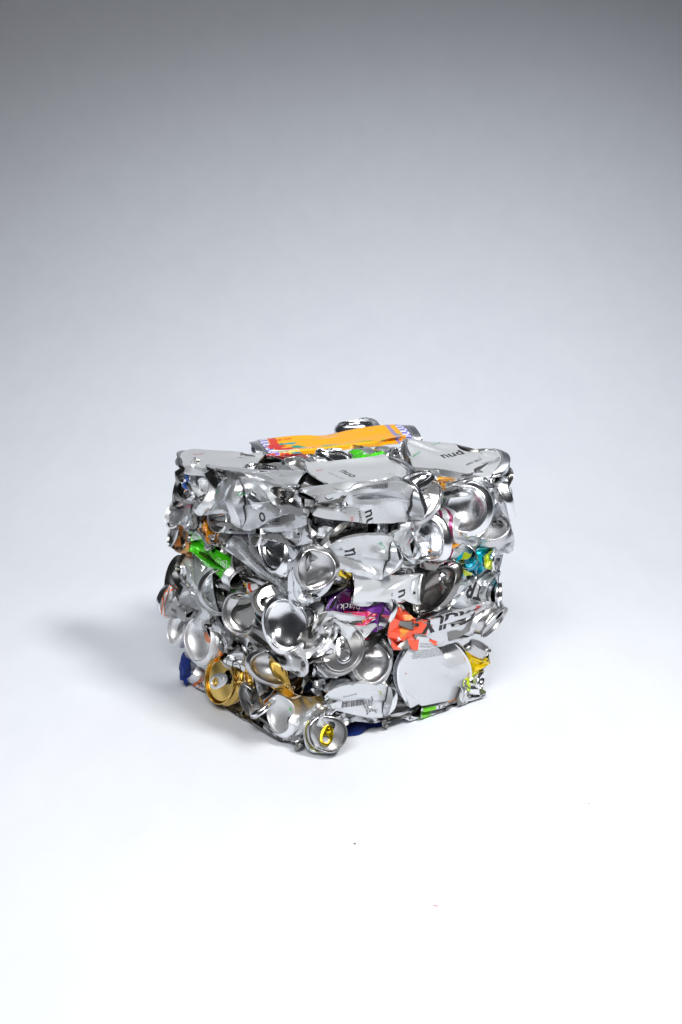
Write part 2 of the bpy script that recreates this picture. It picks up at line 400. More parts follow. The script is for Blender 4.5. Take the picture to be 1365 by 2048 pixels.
LID = [(1, 0), (.985, 2), (.94, 4.5), (.90, 6.5), (.885, 8), (.89, 9.2), (.925, 10), (.935, 11), (.925, 12.1), (.90, 12.3), (.885, 11.4), (.872, 8.5),
       (.862, 6.6), (.845, 6.0), (.825, 6.6), (.81, 8.6), (.795, 9.1), (.75, 9.1)] + [(r, 9.1) for r in np.linspace(.71, .05, 17)]
FLATCAP = [(1, 0), (.985, 1.5), (.96, 2.2), (.94, 1.5), (.93, -2), (.90, -3), (.5, -3), (.1, -3)]
def cap(e, prof, mat, name, parent, O, mouth=False, closed=True):
    V = []; Fs = []
    R = e.R
    for r, z in prof:
        V.append(e.world(r * R * np.cos(TH), r * R * np.sin(TH), np.full(NU, float(z))))
    V = np.concatenate(V)
    n = len(prof)
    out = e.sign
    for i in range(n - 1):
        r0, r1 = prof[i][0], prof[i + 1][0]
        for j in range(NU):
            k = (j + 1) % NU
            if mouth:
                x, y = (r0 + r1) / 2 * math.cos(TH[j] + .05), (r0 + r1) / 2 * math.sin(TH[j] + .05)
                mr = math.radians(mouth if mouth is not True else 90)
                xr, yr = x * math.cos(mr) + y * math.sin(mr), -x * math.sin(mr) + y * math.cos(mr)
                if r0 < .76 and ((xr - .42) / .25) ** 2 + (yr / .29) ** 2 < 1: continue
            q = (i * NU + j, i * NU + k, (i + 1) * NU + k, (i + 1) * NU + j)
            Fs.append(q if out > 0 else q[::-1])
    if closed:
        q = tuple((n - 1) * NU + j for j in range(NU)); Fs.append(q if out > 0 else q[::-1])
    return mesh(name, (V - O) / 1000, Fs, mat, parent, sharp=50)
def tabmesh(e, ang, mat, parent, O, lift=14):
    """ring-pull: rounded plate with a finger hole, folded edge and rivet"""
    a = math.radians(ang); V = []; n = 24; Fs = []
    def P(x, y, z, up=0):
        X = x * math.cos(a) - y * math.sin(a); Y = x * math.sin(a) + y * math.cos(a)
        return e.world(np.array([X]), np.array([Y]), np.array([z + up]))[0]
    k = e.R / 29 * 1.18
    for zz, sc in ((9.6, .94), (11.4, 1.0), (11.9, .9)):
        for q in range(n):
            t = 2 * math.pi * q / n
            x = -1 + 12.5 * math.cos(t) * sc; y = (7.2 - 1.0 * math.cos(t)) * math.copysign(abs(math.sin(t)) ** .75, math.sin(t)) * sc
            V.append(P(x * k, y * k, zz - .12 * min(0, x) * 1.0))
    for zz, sc in ((11.9, 1.12), (10.9, 1.0), (9.6, 1.0)):
        for q in range(n):
            t = 2 * math.pi * q / n
            x = -6.2 + 4.6 * math.cos(t) * sc; y = 4.3 * math.sin(t) * sc
            V.append(P(x * k, y * k, zz - .12 * min(0, x)))
    for i in range(5):
        for q in range(n):
            Fs.append((i * n + q, i * n + (q + 1) % n, (i + 1) * n + (q + 1) % n, (i + 1) * n + q))
    b = len(V)
    for r_, z_ in ((3.4, 11.9), (3.0, 12.9), (1.5, 13.2)):
        for q in range(12):
            t = 2 * math.pi * q / 12; V.append(P((4 + r_ * math.cos(t)) * k, r_ * math.sin(t) * k, z_))
    for i in range(2):
        for q in range(12): Fs.append((b + i * 12 + q, b + i * 12 + (q + 1) % 12, b + (i + 1) * 12 + (q + 1) % 12, b + (i + 1) * 12 + q))
    Fs.append(tuple(b + 24 + q for q in range(12)))
    return mesh('tab', (np.array(V) - O) / 1000, Fs, mat, parent, sharp=35)
TXT = {}
def glyphs(s, bold=0.0):
    if (s, bold) in TXT: return TXT[(s, bold)]
    cu = bpy.data.curves.new('t', 'FONT'); cu.body = s; cu.align_x = 'CENTER'; cu.align_y = 'CENTER'; cu.resolution_u = 4 if len(s) < 14 else 2
    cu.offset = bold; cu.space_line = .95
    o = bpy.data.objects.new('t', cu); C.objects.link(o)
    me = bpy.data.meshes.new_from_object(o.evaluated_get(bpy.context.evaluated_depsgraph_get()))
    V = np.array([v.co[:2] for v in me.vertices]); Fs = [tuple(p.vertices) for p in me.polygons]
    bpy.data.objects.remove(o); bpy.data.curves.remove(cu); bpy.data.meshes.remove(me)
    TXT[(s, bold)] = (V, Fs); return V, Fs
def bars(s):      # barcode: s = number of strokes
    rng = random.Random(s); V = []; Fs = []; x = -s * .09
    for k in range(s):
        w_ = rng.choice((.05, .05, .1, .14)); V += [(x, -.5), (x + w_, -.5), (x + w_, .5), (x, .5)]
        Fs.append(tuple(range(4 * k, 4 * k + 4))); x += w_ + rng.choice((.05, .08, .12))
    return np.array(V), Fs
def box_outline(w_, h, t=.06):
    V = []; Fs = []
    for x0, x1, y0, y1 in ((-w_, w_, h - t, h), (-w_, w_, -h, -h + t), (-w_, -w_ + t, -h, h), (w_ - t, w_, -h, h)):
        k = len(V); V += [(x0, y0), (x1, y0), (x1, y1), (x0, y1)]; Fs.append((k, k + 1, k + 2, k + 3))
    return np.array(V), Fs
def disc(n=20, hole=0):
    t = np.arange(n) / n * 2 * np.pi; o = np.stack([np.cos(t), np.sin(t)], 1) * .5
    if not hole: return o, [tuple(range(n))]
    return np.concatenate([o, o * hole]), [(k, (k + 1) % n, n + (k + 1) % n, n + k) for k in range(n)]
def lettering(c, root, O, spec):
    s, px, py, size, ang, ink = spec[:6]; bold = spec[6] if len(spec) > 6 else 0
    P = c['P']
    du = np.roll(P, -1, 1) - np.roll(P, 1, 1); dv = np.gradient(P, axis=0)
    nrm = unit(np.cross(du, -dv)); c['nrm'] = nrm
    tocam = unit(CAM * 1000 - P); fc = (nrm * tocam).sum(-1)
    X, Y, zz = project(P)
    cost = (X - px) ** 2 + (Y - py) ** 2 + np.where(fc < .12, 1e5, 0) + zz * 1200
    i0, j0 = np.unravel_index(np.argmin(cost), cost.shape)
    e_u = unit(P[i0, (j0 + 2) % NU] - P[i0, (j0 - 2) % NU])
    ia, ib = max(i0 - 2, 0), min(i0 + 2, NV); e_w = unit(P[ia, j0] - P[ib, j0])
    M = np.array([[e_u @ RT, e_w @ RT], [e_u @ UP, e_w @ UP]])
    if abs(np.linalg.det(M)) < .02: return None
    cc = np.linalg.solve(M, [math.cos(math.radians(ang)), math.sin(math.radians(ang))]); be = math.atan2(cc[1], cc[0])
    if s.startswith('#bar'): G, Fs = bars(int(s[4:]))
    elif s.startswith('#splash'):
        rg = random.Random(int(s[7:]) + 40); n = 17; G = []
        for k in range(n):
            t = 2 * math.pi * k / n; q_ = .5 * (rg.uniform(.62, 1.0) if k % 2 else rg.uniform(.4, .75)); G.append((q_ * 1.6 * math.cos(t), q_ * .62 * math.sin(t)))
        G = np.array(G); Fs = [tuple(range(n))]
    elif s == '#panel': G, Fs = np.array([(-1.5, -.3), (1.5, -.3), (1.5, .3), (-1.5, .3)]), [(0, 1, 2, 3)]
    elif s == '#box': G, Fs = box_outline(1.2, .5)
    elif s == '#dot': G, Fs = disc()
    elif s == '#ring': G, Fs = disc(28, .86)
    elif s == '#line': G, Fs = np.array([(-3, -.04), (3, -.04), (3, .04), (-3, .04)]), [(0, 1, 2, 3)]
    else: G, Fs = glyphs(s, bold)
    G = G * size
    if size > 4.5 or s == '#line':
        bm = bmesh.new(); vs = [bm.verts.new((x, y, 0)) for x, y in G]
        for q in Fs:
            try: bm.faces.new([vs[k] for k in q])
            except ValueError: pass
        for ax_ in (0, 1):
            lo, hi = G[:, ax_].min(), G[:, ax_].max()
            for v in np.arange(math.ceil(lo / 1.7) * 1.7, hi, 1.7):
                co = [0, 0, 0]; no = [0, 0, 0]; co[ax_] = v; no[ax_] = 1
                bmesh.ops.bisect_plane(bm, geom=bm.verts[:] + bm.edges[:] + bm.faces[:], plane_co=co, plane_no=no)
        bm.verts.index_update()
        G = np.array([v.co[:2] for v in bm.verts]); Fs = [tuple(v.index for v in q.verts) for q in bm.faces]; bm.free()
    gu = G[:, 0] * math.cos(be) - G[:, 1] * math.sin(be); gw = G[:, 0] * math.sin(be) + G[:, 1] * math.cos(be)
    ru = 2 * math.pi * c['R'] / NU; rv = c['Lr'] / NV
    jj = (j0 + gu / ru) % NU; ii = i0 - gw / rv
    ok = (ii >= .1) & (ii <= NV - .1); ii = np.clip(ii, 0, NV - 1e-4)
    i_, j_ = ii.astype(int), jj.astype(int) % NU; fi, fj = (ii - i_)[:, None], (jj - j_)[:, None]; j2 = (j_ + 1) % NU
    bl = lambda T_: T_[i_, j_] * (1 - fi) * (1 - fj) + T_[i_ + 1, j_] * fi * (1 - fj) + T_[i_, j2] * (1 - fi) * fj + T_[i_ + 1, j2] * fi * fj
    V = bl(P) + unit(bl(nrm)) * (.18 if s[:4] in ('#spl', '#pan') else .32)
    Fs = [q for q in Fs if all(ok[k] for k in q)]
    if not Fs: return None
    return mesh('lettering', (V - O) / 1000, Fs, 'ink_' + ink, root, smooth=False)

def cap_lettering(e, root, O, sp):
    s, x0, y0, size, ang, ink = sp
    G, Fs = disc() if s == '#dot' else glyphs(s); G = G * size; a = math.radians(ang)
    x = x0 + G[:, 0] * math.cos(a) - G[:, 1] * math.sin(a); y = y0 + G[:, 0] * math.sin(a) + G[:, 1] * math.cos(a)
    rr = np.hypot(x, y) / e.R; D = np.array(DOME[::-1]); z = np.interp(rr, D[:, 0], D[:, 1]) + .35
    return mesh('lettering', (e.world(x, y, z) - O) / 1000, Fs, 'ink_' + ink, root, smooth=False)
def link_thing(name, label, cat, loc, group=None):
    o = bpy.data.objects.new(name, None); C.objects.link(o); o.location = loc; o.empty_display_size = .02
    o['label'] = label; o['category'] = cat
    if group: o['group'] = group
    return o
def build(c):
    O = c['P'].reshape(-1, 3).mean(0); O[2] = max(0, c['P'][..., 2].min())
    root = link_thing(c['kind'], c['label'], c['cat'], O / 1000, c['group'])
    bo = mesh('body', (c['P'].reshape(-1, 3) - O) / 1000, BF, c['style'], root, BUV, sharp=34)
    P = c['P']; du = np.roll(P, -1, 1) - np.roll(P, 1, 1); dv = np.gradient(P, axis=0); nr = unit(np.cross(du, -dv))
    cr = sum(np.linalg.norm(nr - x, axis=-1) for x in (np.roll(nr, 1, 1), np.roll(nr, -1, 1), np.concatenate([nr[:1], nr[:-1]]), np.concatenate([nr[1:], nr[-1:]]))) / 4
    at_ = bo.data.attributes.new('crease', 'FLOAT', 'POINT'); at_.data.foreach_set('value', cr.astype(np.float32).ravel())
    for e, k, sg in ((c['eA'], c['capA'], 1), (c['eB'], c['capB'], -1)):
        e.sign = sg
        if not k: continue
        mt = c['mat']
        if k == 'dome': cap(e, DOME, mt, 'base', root, O)
        elif k == 'flat': cap(e, FLATCAP, mt, 'base', root, O)
        elif k == 'lid':
            l = cap(e, LID, mt, 'lid', root, O, mouth=(c['tab'][0] if c['tab'] else 30))
            if c['tab']: tabmesh(e, c['tab'][0], c['tab'][1], l, O)
        elif k == 'neck': cap(e, LID[:12], mt, 'neck', root, O, closed=False)
    for sp in c['text']: lettering(c, root, O, sp)
    for sp in c.get('capt', ()): cap_lettering(c['eA'], root, O, sp)
    return root
# ------------------------------------------------------------------ the cans (A = end towards the viewer, pixels of the photograph mapped on a face of the bale + depth in mm)
G1 = 'GOVERNMENT WARNING: ACCORDING TO THE SURGEON GENERAL,\nWOMEN SHOULD NOT DRINK ALCOHOLIC BEVERAGES DURING\nPREGNANCY BECAUSE OF THE RISK OF BIRTH DEFECTS.\nCONSUMPTION OF ALCOHOLIC BEVERAGES IMPAIRS YOUR\nABILITY TO DRIVE AND MAY CAUSE HEALTH PROBLEMS.'
# --- top layer
can('tall flattened orange can with blue checked ends, lying across the top of the bale', 'orange_print',
    (518, 899, -30, 'T'), (-.95, .05, .3), (824, 868, -32, 'T'), (.95, .2, -.1), F='T', qA=.17, qB=.16, mA=(0, .93, .36), mB=(0, .9, .42), lf=1.02, scr=.3, R=22, capA='dome', capB='dome', t=5, dents=2, dd=3, bulge=60, rm=1.3,
    text=[('#splash3', 552, 893, 30, 8, 'red'), ('#splash4', 580, 888, 17, 5, 'teal'), ('#splash5', 545, 910, 16, 0, 'red'), ('#splash12', 575, 896, 22, 10, 'red'), ('#splash6', 592, 908, 13, 0, 'teal'), ('#panel', 572, 900, 12, 5, 'white'), ('#splash8', 800, 866, 9, 0, 'teal'), ('#splash9', 770, 880, 8, 10, 'lime'), ('#bar18', 578, 899, 7, 5, 'palegreen'), ('FRUIT\nPUNCH', 612, 893, 5, 0, 'white', .02), ('#box', 612, 893, 9, 4, 'red'), ('GREEN', 700, 888, 4, 8, 'lime'), ('NATURAL FLAVORS WITH\nOTHER JUICE AND WATER\nADDED SUGAR', 668, 893, 2.6, 9, 'lime'),
          ('ENERGY\nFRUIT JUICE DRINK\nREFRIGERATE', 730, 882, 3.2, 9, 'lime'), ('#line', 712, 884, 4, 85, 'lime'), ('PER CAN', 570, 878, 6, 10, 'red', .02)])
can('bare round can base facing up behind the orange can', 'silver_print', (712, 860, -12, 'T'), (0, .96, .28), (718, 866, 18, 'T'), F='T', qB=1, L=26, dents=0, sB=1, scr=0, R=32, mA=RT, capA='dome', bulge=40, fA=dict(dent=.05))
can('flat white can with a large black word, overhanging the right corner of the top', 'pale_print',
    (812, 910, -16, 'T'), (-.9, .2, .3), (1006, 928, -16, 'T'), (.95, -.1, .2), F='T', qA=.14, qB=.12, mA=(0, .85, .52), mB=(.05, .87, .5), sB=.85, fB=dict(bow=12), fA=dict(bow=8), lf=1.03, scr=.3, R=31, capA='flat', capB='dome', t=4.5, dents=1, dd=3, bulge=30, rm=1.35,
    text=[('nud', 905, 908, 22, 14, 'black', .012), ('ARD SELT', 948, 922, 6.5, 20, 'dark'), ('APETIT', 833, 908, 6, 28, 'green'), ('OUR AP', 872, 888, 4, 20, 'green'), ('INGREDIENTS: WATER\nALCOHOL, FLAVOR\nSERVE CHILLED', 985, 922, 3, 18, 'dark'), (G1, 900, 948, 1.7, -14, 'dark')])
can('flat pale can with fine print along its edge, on the left top corner', 'pale_print',
    (356, 920, -9, 'T'), (-.95, .1, .3), (516, 934, -8, 'T'), F='T', qA=.14, qB=.12, mA=(-.12, .91, .4), mB=(0, .93, .36), sA=.85, fA=dict(bow=14), lf=1.03, scr=.3, R=31, capA='flat', t=4.5, dents=1, dd=4, bulge=22, rm=1.35,
    text=[(G1, 405, 938, 2.2, -14, 'dark'), ('LEMON', 398, 908, 4.5, 8, 'red'), ('I', 482, 915, 9, -60, 'black'), ('#line', 430, 948, 3, -22, 'dark')])
can('pale can with a black curved letter, bent over the top left edge', 'silver_print',
    (402, 950, -2, 'T'), (-.96, .1, -.1), (602, 966, 0, 'T'), F='T', qA=.35, qB=.2, mA=(-.2, .8, .55), mB=(0, .85, .5), lf=1.06, scr=.6, R=21, capA=None, t=8, dents=2, dd=7, bulge=8,
    text=[('n', 438, 955, 17, 80, 'black'), ('(', 468, 957, 20, 40, 'black'), ('rast', 483, 950, 3, 0, 'red')])
can('squashed can rim facing up in the middle of the top left edge', 'silver_print', (524, 949, 5, 'T'), 'Z', (560, 950, 22, 'T'), F='T', qA=.55, mA='L', qB=.3, L=50, R=28, capA='dome', bulge=8, fA=dict(dent=.1, noise=1))
can('dented bare can base with a brownish stain, in the middle of the top', 'shiny_print', (600, 943, 6, 'T'), (.1, .8, .5), (640, 935, 25, 'T'), F='T', qA=.6, mA='L', qB=.3, L=50, R=26, capA='dome', mat='dull_aluminium', fA=dict(dent=.1, noise=2))
can('red crumpled can peeping out under the left end of the orange can', 'red_print', (548, 927, 7, 'T'), (-.6, .3, .7), (612, 924, 9, 'T'), F='T', qA=.3, qB=.2, L=62, R=20, capA=None, t=9, dents=3, bulge=6,
    text=[('DIET', 560, 930, 3, 0, 'black')])
can('silver dented can base with a blue smear, under the middle of the orange can', 'shiny_print', (668, 924, 14, 'T'), (.05, .95, .3), (720, 915, 30, 'T'), F='T', qA=.5, mA='L', qB=.3, L=60, R=32, capA='dome', fA=dict(dent=.08, noise=2))
can('green crumpled can on the top under the right half of the orange can', 'green_print', (785, 915, 8, 'T'), (.9, .1, .3), (706, 922, 8, 'T'), F='T', qA=.4, qB=.25, L=80, R=24, capA='flat', t=11, dents=4, bulge=9)
can('silver twisted can between the orange can and the white corner can', 'shiny_print', (824, 903, 12, 'T'), (.6, .3, .6), (765, 916, 14, 'T'), F='T', qA=.5, qB=.25, L=70, R=22, capA='flat', dents=4, bulge=12)
can('white flattened can with an upside down logo word, in the middle of the top', 'pale_print',
    (804, 940, -9, 'T'), (.9, .1, -.4), (618, 956, -7, 'T'), F='T', qA=.2, qB=.12, mA=(.05, .93, .36), mB=(0, .93, .36), lf=1.03, fB=dict(bow=12), scr=.3, R=30, capA='dome', t=8, dents=1, dd=4, bulge=20, rm=1.3,
    text=[('onu', 695, 945, 17, 152, 'black'), ('HARD SELTZER', 672, 950, 4, -24, 'grey'), ('SERVE\nCHILL', 625, 957, 4, -60, 'black'), ('#line', 700, 965, 6, 8, 'dark'), ('peach', 640, 940, 4.5, 12, 'red')])
can('large creased white can folded over the top edge, its black letters hanging down sideways', 'silver_print',
    (820, 996, -4, 'R'), (.9, .1, -.42), (622, 1003, -2, 'R'), F='R', qA=.45, qB=.2, mA=(-.1, .75, .65), mB=(-.2, .9, .5), lf=1.06, R=29, capA='dome', dents=2, dd=14, bulge=12, rm=1.2,
    text=[('nu', 742, 1033, 21, -82, 'black', .012), ('HARD', 722, 1032, 5.5, -82, 'dark'), ('ES', 703, 1035, 5, 80, 'red'), (G1, 735, 970, 2.1, 9, 'dark'), ('#bar24', 760, 968, 7, 9, 'dark'), ('#line', 690, 980, 5, 7, 'black'), ('(', 655, 1000, 14, 60, 'black')])
can('shiny base facing up beside the round end of the large creased can', 'silver_print', (830, 970, 10, 'R'), (-.05, .85, .55), (848, 985, 40, 'R'), F='R', qA=.5, mA='R', qB=.4, L=60, R=24, capA='dome', bulge=14, fA=dict(dent=.06),
    text=[('#bar20', 822, 1000, 11, 100, 'dark')])
can('thin folded silver can with an orange corner, squeezed under the white corner can', 'amber_tip_print', (990, 952, 2, 'R'), (.9, .1, .3), (868, 968, 6, 'R'), F='R', qA=.18, qB=.12, L=105, R=23, capA='flat', t=6, dents=4, bulge=12)
can('dark bronze can end under the far right tip of the top', 'dark_print', (1006, 955, 4, 'R'), (.8, .1, .5), (940, 958, 30, 'R'), F='R', qA=.45, qB=.2, L=70, R=24, capA='flat', mat='dark_aluminium', bulge=18)
can('folded silver can with dense fine print, right under the thin orange cornered can', 'silver_print', (860, 985, 2, 'R'), (-.8, .2, .5), (975, 972, 2, 'R'), F='R', qA=.2, qB=.25, L=90, R=24, capA=None, t=9, dents=3, bulge=9,
    text=[(G1, 905, 975, 2.4, 5, 'dark')])
# --- right face, upper rows
can('large mirror-like round can base with a blue speck, upper right of the right face', 'silver_print', (934, 1018, -8), (-.28, .02, .96), (965, 1015, 66), qA=.93, mA=RT, qB=.35, L=78, R=34, capA='dome', bulge=12, dents=2, capt=[('0903\nM2 L', 4, 10, 4.5, 20, 'dark')], fA=dict(dent=.0, noise=.5),
    text=[(G1, 975, 995, 2.6, -35, 'dark')])
can('white can turned right with a black stamped bar, at the top right edge', 'silver_print', (1012, 993, -2), (.97, .12, .15), (950, 985, 28), qA=.8, mA='R', qB=.3, L=72, R=30, capA='dome', bulge=16, dents=2,
    text=[('USA', 1003, 988, 4, 84, 'dark'), ('||||||||||', 1005, 990, 9, 84, 'black', .03), ('0.95%', 985, 985, 5, -10, 'dark')])
can('dull grey can lid with an open mouth, below the large mirror-like base', 'silver_print', (980, 1064, -4), (-.15, .62, .75), (990, 1092, 34), qA=.86, mA='U', qB=.6, sB=.7, L=60, R=26, capA='lid', mat='dull_aluminium', bulge=20, dents=1,
    text=[('PLEASE RECYCLE\nCA CRV 5c ME', 1010, 1092, 3.5, 38, 'dark')])
can('turquoise crushed can with a lime green end, on the right edge of the bale', 'teal_print', (995, 1110, -8), (.92, -.05, .3), (905, 1120, 22), qA=.6, qB=.3, L=100, R=27, capA='flat', t=19, dents=3, bulge=20)
can('small folded silver tube with its open end outward, left of the turquoise can', 'silver_print', (932, 1112, -6), (-.1, -.05, .98), (925, 1090, 46), qA=.8, mA=(.8, .5, 0), qB=.5, L=62, R=15.5, capA='neck', mat='dull_aluminium', dents=2, bulge=14)
can('can with maroon stripes round its shoulder and a dented bare base', 'maroon_band_print', (858, 1072, 0), (-.55, -.2, .8), (944, 1056, 42), qA=.82, mA=(.8, .5, 0), qB=.4, L=85, R=33, capA='dome', bulge=8, dents=1, fA=dict(dent=.1, noise=1.6, fold=((230, 8, 26),)),
    text=[('GLUTEN FREE', 905, 1078, 5, -68, 'black', .02)])
can('bent can with a squeezed lid and grey ring-pull, left of the mirror-like base', 'silver_print', (848, 1004, -7), (-.12, .28, .95), (800, 1108, -2), (-.3, -.9, .3), qA=.62, mA=(-.82, .5, 0), qB=.22, mB=(.6, -.2, .75), L=95, R=26, capA='lid', capB=None, tab=(80, 'dull_aluminium'), mat='dull_aluminium', bulge=10, dents=1,
    fA=dict(fold=((20, 9, 24),)), text=[('S', 824, 1058, 6, 70, 'red', .02), ('O', 872, 1040, 13, 60, 'black'), ('PEACH', 818, 1085, 4, 60, 'red')])
can('open flattened silver loop of a can, left of the bent ring-pull can', 'shiny_print', (806, 1070, -1), (-.25, .1, .96), (850, 1060, 40), qA=.42, mA=(.85, .5, 0), qB=.3, L=60, R=25, capA='neck', dents=2)
can('yellow and white torn can scrap under the maroon striped can', 'amber_print', (905, 1100, 2), (.6, -.3, .7), (835, 1108, 6), qA=.2, qB=.14, mA=(-.2, .9, .4), L=75, R=20, capA=None, t=7, dents=3)
can('thin crimped silver can with two small rolled loops, under the yellow scrap', 'shiny_print', (922, 1128, -2), (.5, -.3, .8), (800, 1128, 4), qA=.3, qB=.12, mA=(.1, .9, .3), L=105, R=15, capA='neck', t=9, dents=4, mat='dull_aluminium')
can('small amber can scrap just above the long smooth white can', 'amber_print', (810, 1136, 2), (.6, .3, .7), (755, 1152, 8), qA=.3, qB=.2, mA=(-.3, .9, .3), L=52, R=14, capA=None, t=6, dents=3)
can('white can with a round right end, black letter n and green print', 'silver_print', (776, 1113, -6), (.9, .02, -.42), (655, 1098, 0), (-.9, .1, .3), qA=.92, qB=.25, sB=.75, mA=(0, .95, .3), lf=1.05, scr=.6, R=27, capA='dome', bulge=14, dents=1, dd=5, rm=1.1,
    text=[('n', 706, 1104, 27, -88, 'black', .012), ('H', 681, 1100, 6, -88, 'dark'), ('JECT', 763, 1092, 5.5, -60, 'green')])
can('dark hollow torn can right under the large creased white can', 'shiny_print', (700, 1058, 6), (.5, -.2, .8), (810, 1050, 22), (.8, .3, .3), qA=.6, mA='Z', qB=.5, L=105, R=28, capA=None, bulge=4, dents=3)
can('bent can with a rolled silver rim, just above the badly dented base', 'silver_print', (698, 1068, -6), (.72, -.1, .7), (600, 1052, 0, 'L'), qA=.5, qB=.16, mA=(0, .9, .4), L=92, R=25, capA=None, dents=3, bulge=12)
can('long smooth white can directly above the purple can, letter n at its right end', 'pale_print', (846, 1176, -8), (.9, 0, .45), (704, 1176, -6), (-.9, 0, .4), qA=.36, qB=.38, sB=1, mA=(0, .25, .97), mB=(0, .2, .97), lf=1.04, scr=.4, R=14, capA=None, t=8, dents=0, bulge=12, rm=1.25,
    text=[('n', 806, 1185, 22, -90, 'black', .012), ('H', 786, 1190, 5, -88, 'dark'), ('9', 826, 1149, 6, 70, 'brown')])
can('crumpled silver can at the left end of the long smooth white can', 'shiny_print', (712, 1172, -2), (.5, .1, .85), (640, 1180, 4), qA=.4, qB=.3, mA=(.7, .6, 0), L=85, R=24, capA=None, dents=4)
can('olive can body showing as a strip under the can with a lone letter n', 'yellow_print', (735, 1138, 12), (.8, 0, .4), (660, 1128, 12), qA=.5, qB=.5, L=70, R=20, capA=None, dents=1)
can('big dark oval can base right of the long smooth white can', 'shiny_print', (872, 1182, 4), (-.38, .12, .9), (915, 1165, 56), qA=.5, mA=(-.75, .6, .1), qB=.3, L=85, R=35, capA='dome', mat='dark_aluminium', dents=2, fA=dict(noise=1.5))
can('grey folded can above the crinkled lettered can, right edge', 'dark_print', (975, 1148, 0), (.7, .3, .6), (880, 1160, 18), qA=.5, mA='Z', qB=.2, L=90, R=24, capA='flat', dents=3, bulge=9)
can('crinkled white can with thick black letters TR, right edge above the coral tipped can', 'silver_print', (998, 1180, -10), (.97, .05, .2), (884, 1200, 8), (-.8, -.2, .5), qA=.62, qB=.16, mA='Z', lf=1.12, sB=.8, R=29, capA='flat', bulge=14, dents=1, dd=8,
    text=[('TR', 950, 1178, 30, 160, 'black', .03), ('D', 908, 1190, 26, 190, 'black', .03), ('SELTZER WITH NATURAL\nFLAVORS', 985, 1190, 4.5, 82, 'black', .01)])
can('white can with big upside down black letters and a coral left end', 'coral_print', (976, 1234, -12), (.75, -.55, .35), (797, 1254, -13), (-.92, 0, -.4), qA=.7, qB=.85, sB=1, mA=(-.1, .95, .2), lf=1.05, scr=.4, R=29, capA='lid', capB=None, mat='dull_aluminium', bulge=22, dents=0, rm=1.05,
    text=[('#splash21', 808, 1262, 22, 70, 'orange'), ('#splash22', 815, 1235, 16, 20, 'orange'), ('#splash23', 800, 1280, 10, 70, 'white'), ('TRULY', 905, 1237, 31, 188, 'black', .035), ('&', 955, 1215, 13, 190, 'red', .05), ('HARD', 990, 1205, 3.5, 60, 'dark')])
can('purple metallic can with a round right end, below the long smooth white can', 'purple_print', (766, 1219, 5), (.92, -.1, -.35), (655, 1216, 8), (-.9, .1, .2), qA=.95, qB=.16, mA='Z', lf=1.1, R=26, capA='dome', bulge=6, dents=3, dd=12,
    text=[('black', 700, 1212, 11, 175, 'white')])
can('pink and yellow spotted can under the purple can', 'pink_print', (758, 1250, -7), (.8, -.3, .5), (668, 1240, 4), qA=.35, qB=.2, mA=(-.1, .9, .3), L=85, R=23, capA=None, dents=2, bulge=8)
can('crumpled plain white can sagging below the pink spotted can', 'pale_print', (752, 1272, -8), (.8, -.1, .5), (632, 1252, -4), qA=.28, qB=.34, mA=(.1, .85, .5), lf=1.08, R=26, capA=None, dents=4, dd=8, bulge=13, rm=1.25)
can('silver can lid with a grey ring-pull, below the pink spotted can', 'silver_print', (682, 1298, -5), (.22, .12, .96), (650, 1300, 58), qA=.82, mA=(.85, -.5, 0), qB=.4, L=75, R=30, capA='lid', tab=(230, 'bare_aluminium'), mat='dull_aluminium', dents=1, bulge=9, fA=dict(dent=.06, noise=.8))
can('plain white can bent beside the bare base at the front corner', 'pale_print', (632, 1318, -4), (-.1, -.8, .5), (662, 1250, -2), qA=.22, qB=.25, mA=(-.2, .1, .95), L=62, R=22, capA=None, t=7, dents=2, bulge=9)
can('half folded silver can base with stamped numbers, right of the ring-pull bent can', 'silver_print', (738, 1320, 0), (.22, -.05, .97), (745, 1315, 55), qA=.88, mA=RT, qB=.3, L=70, R=31, capA='dome', mat='dull_aluminium', dents=1, fA=dict(fold=((180, 3, 38),), noise=.5),
    text=[], capt=[('15 CT\n38 0\n0352', 6, 4, 5, 200, 'grey')])
can('grey curved can squeezed between the numbered base and the big flat white can', 'dark_print', (802, 1300, 3), (.3, .4, .85), (765, 1395, 8), qA=.35, qB=.25, mA=(.9, .2, .3), L=100, R=26, capA=None, dents=3)
can('dark grey can pressed under the coral end of the big lettered can', 'dark_print', (800, 1290, 8), (.5, .3, .8), (750, 1270, 12), qA=.4, qB=.3, mA='Z', L=60, R=22, capA=None, dents=3)
can('big pale can pressed flat against the right face, with warning print and a barcode', 'pale_plain_print', (942, 1332, -12), (.9, .05, .35), (794, 1343, -12), (-.9, 0, .4), qA=.14, qB=.14, mA='R', mB='R', L=100, R=33.5, sA=.8, sB=.8, fA=dict(bow=20), fB=dict(bow=20), capA='flat', capB='flat', t=8, dents=2, dd=7, bulge=20, rm=1.45, scr=.6,
    text=[(G1, 872, 1306, 2.6, 9, 'grey', .01), ('CONTAINS ALCOHOL\nDRINK RESPONSIBLY', 860, 1288, 3.4, 8, 'grey'), ('#bar20', 912, 1290, 11, 15, 'grey'), ('#box', 912, 1290, 13, 15, 'grey'), ('#dot', 811, 1348, 1.6, 0, 'red'), ('lemon', 938, 1305, 4, 80, 'orange'), ('lime', 938, 1350, 4, 80, 'orange')])
can('yellow can with a grey lid, at the right edge beside the big flat can', 'yellow_print', (950, 1304, 2), (.6, .7, .3), (954, 1342, 2), (.5, -.7, .3), qA=.5, qB=.6, mA='R', lf=1.3, R=17, capA='lid', mat='dull_aluminium', dents=1, bulge=12)
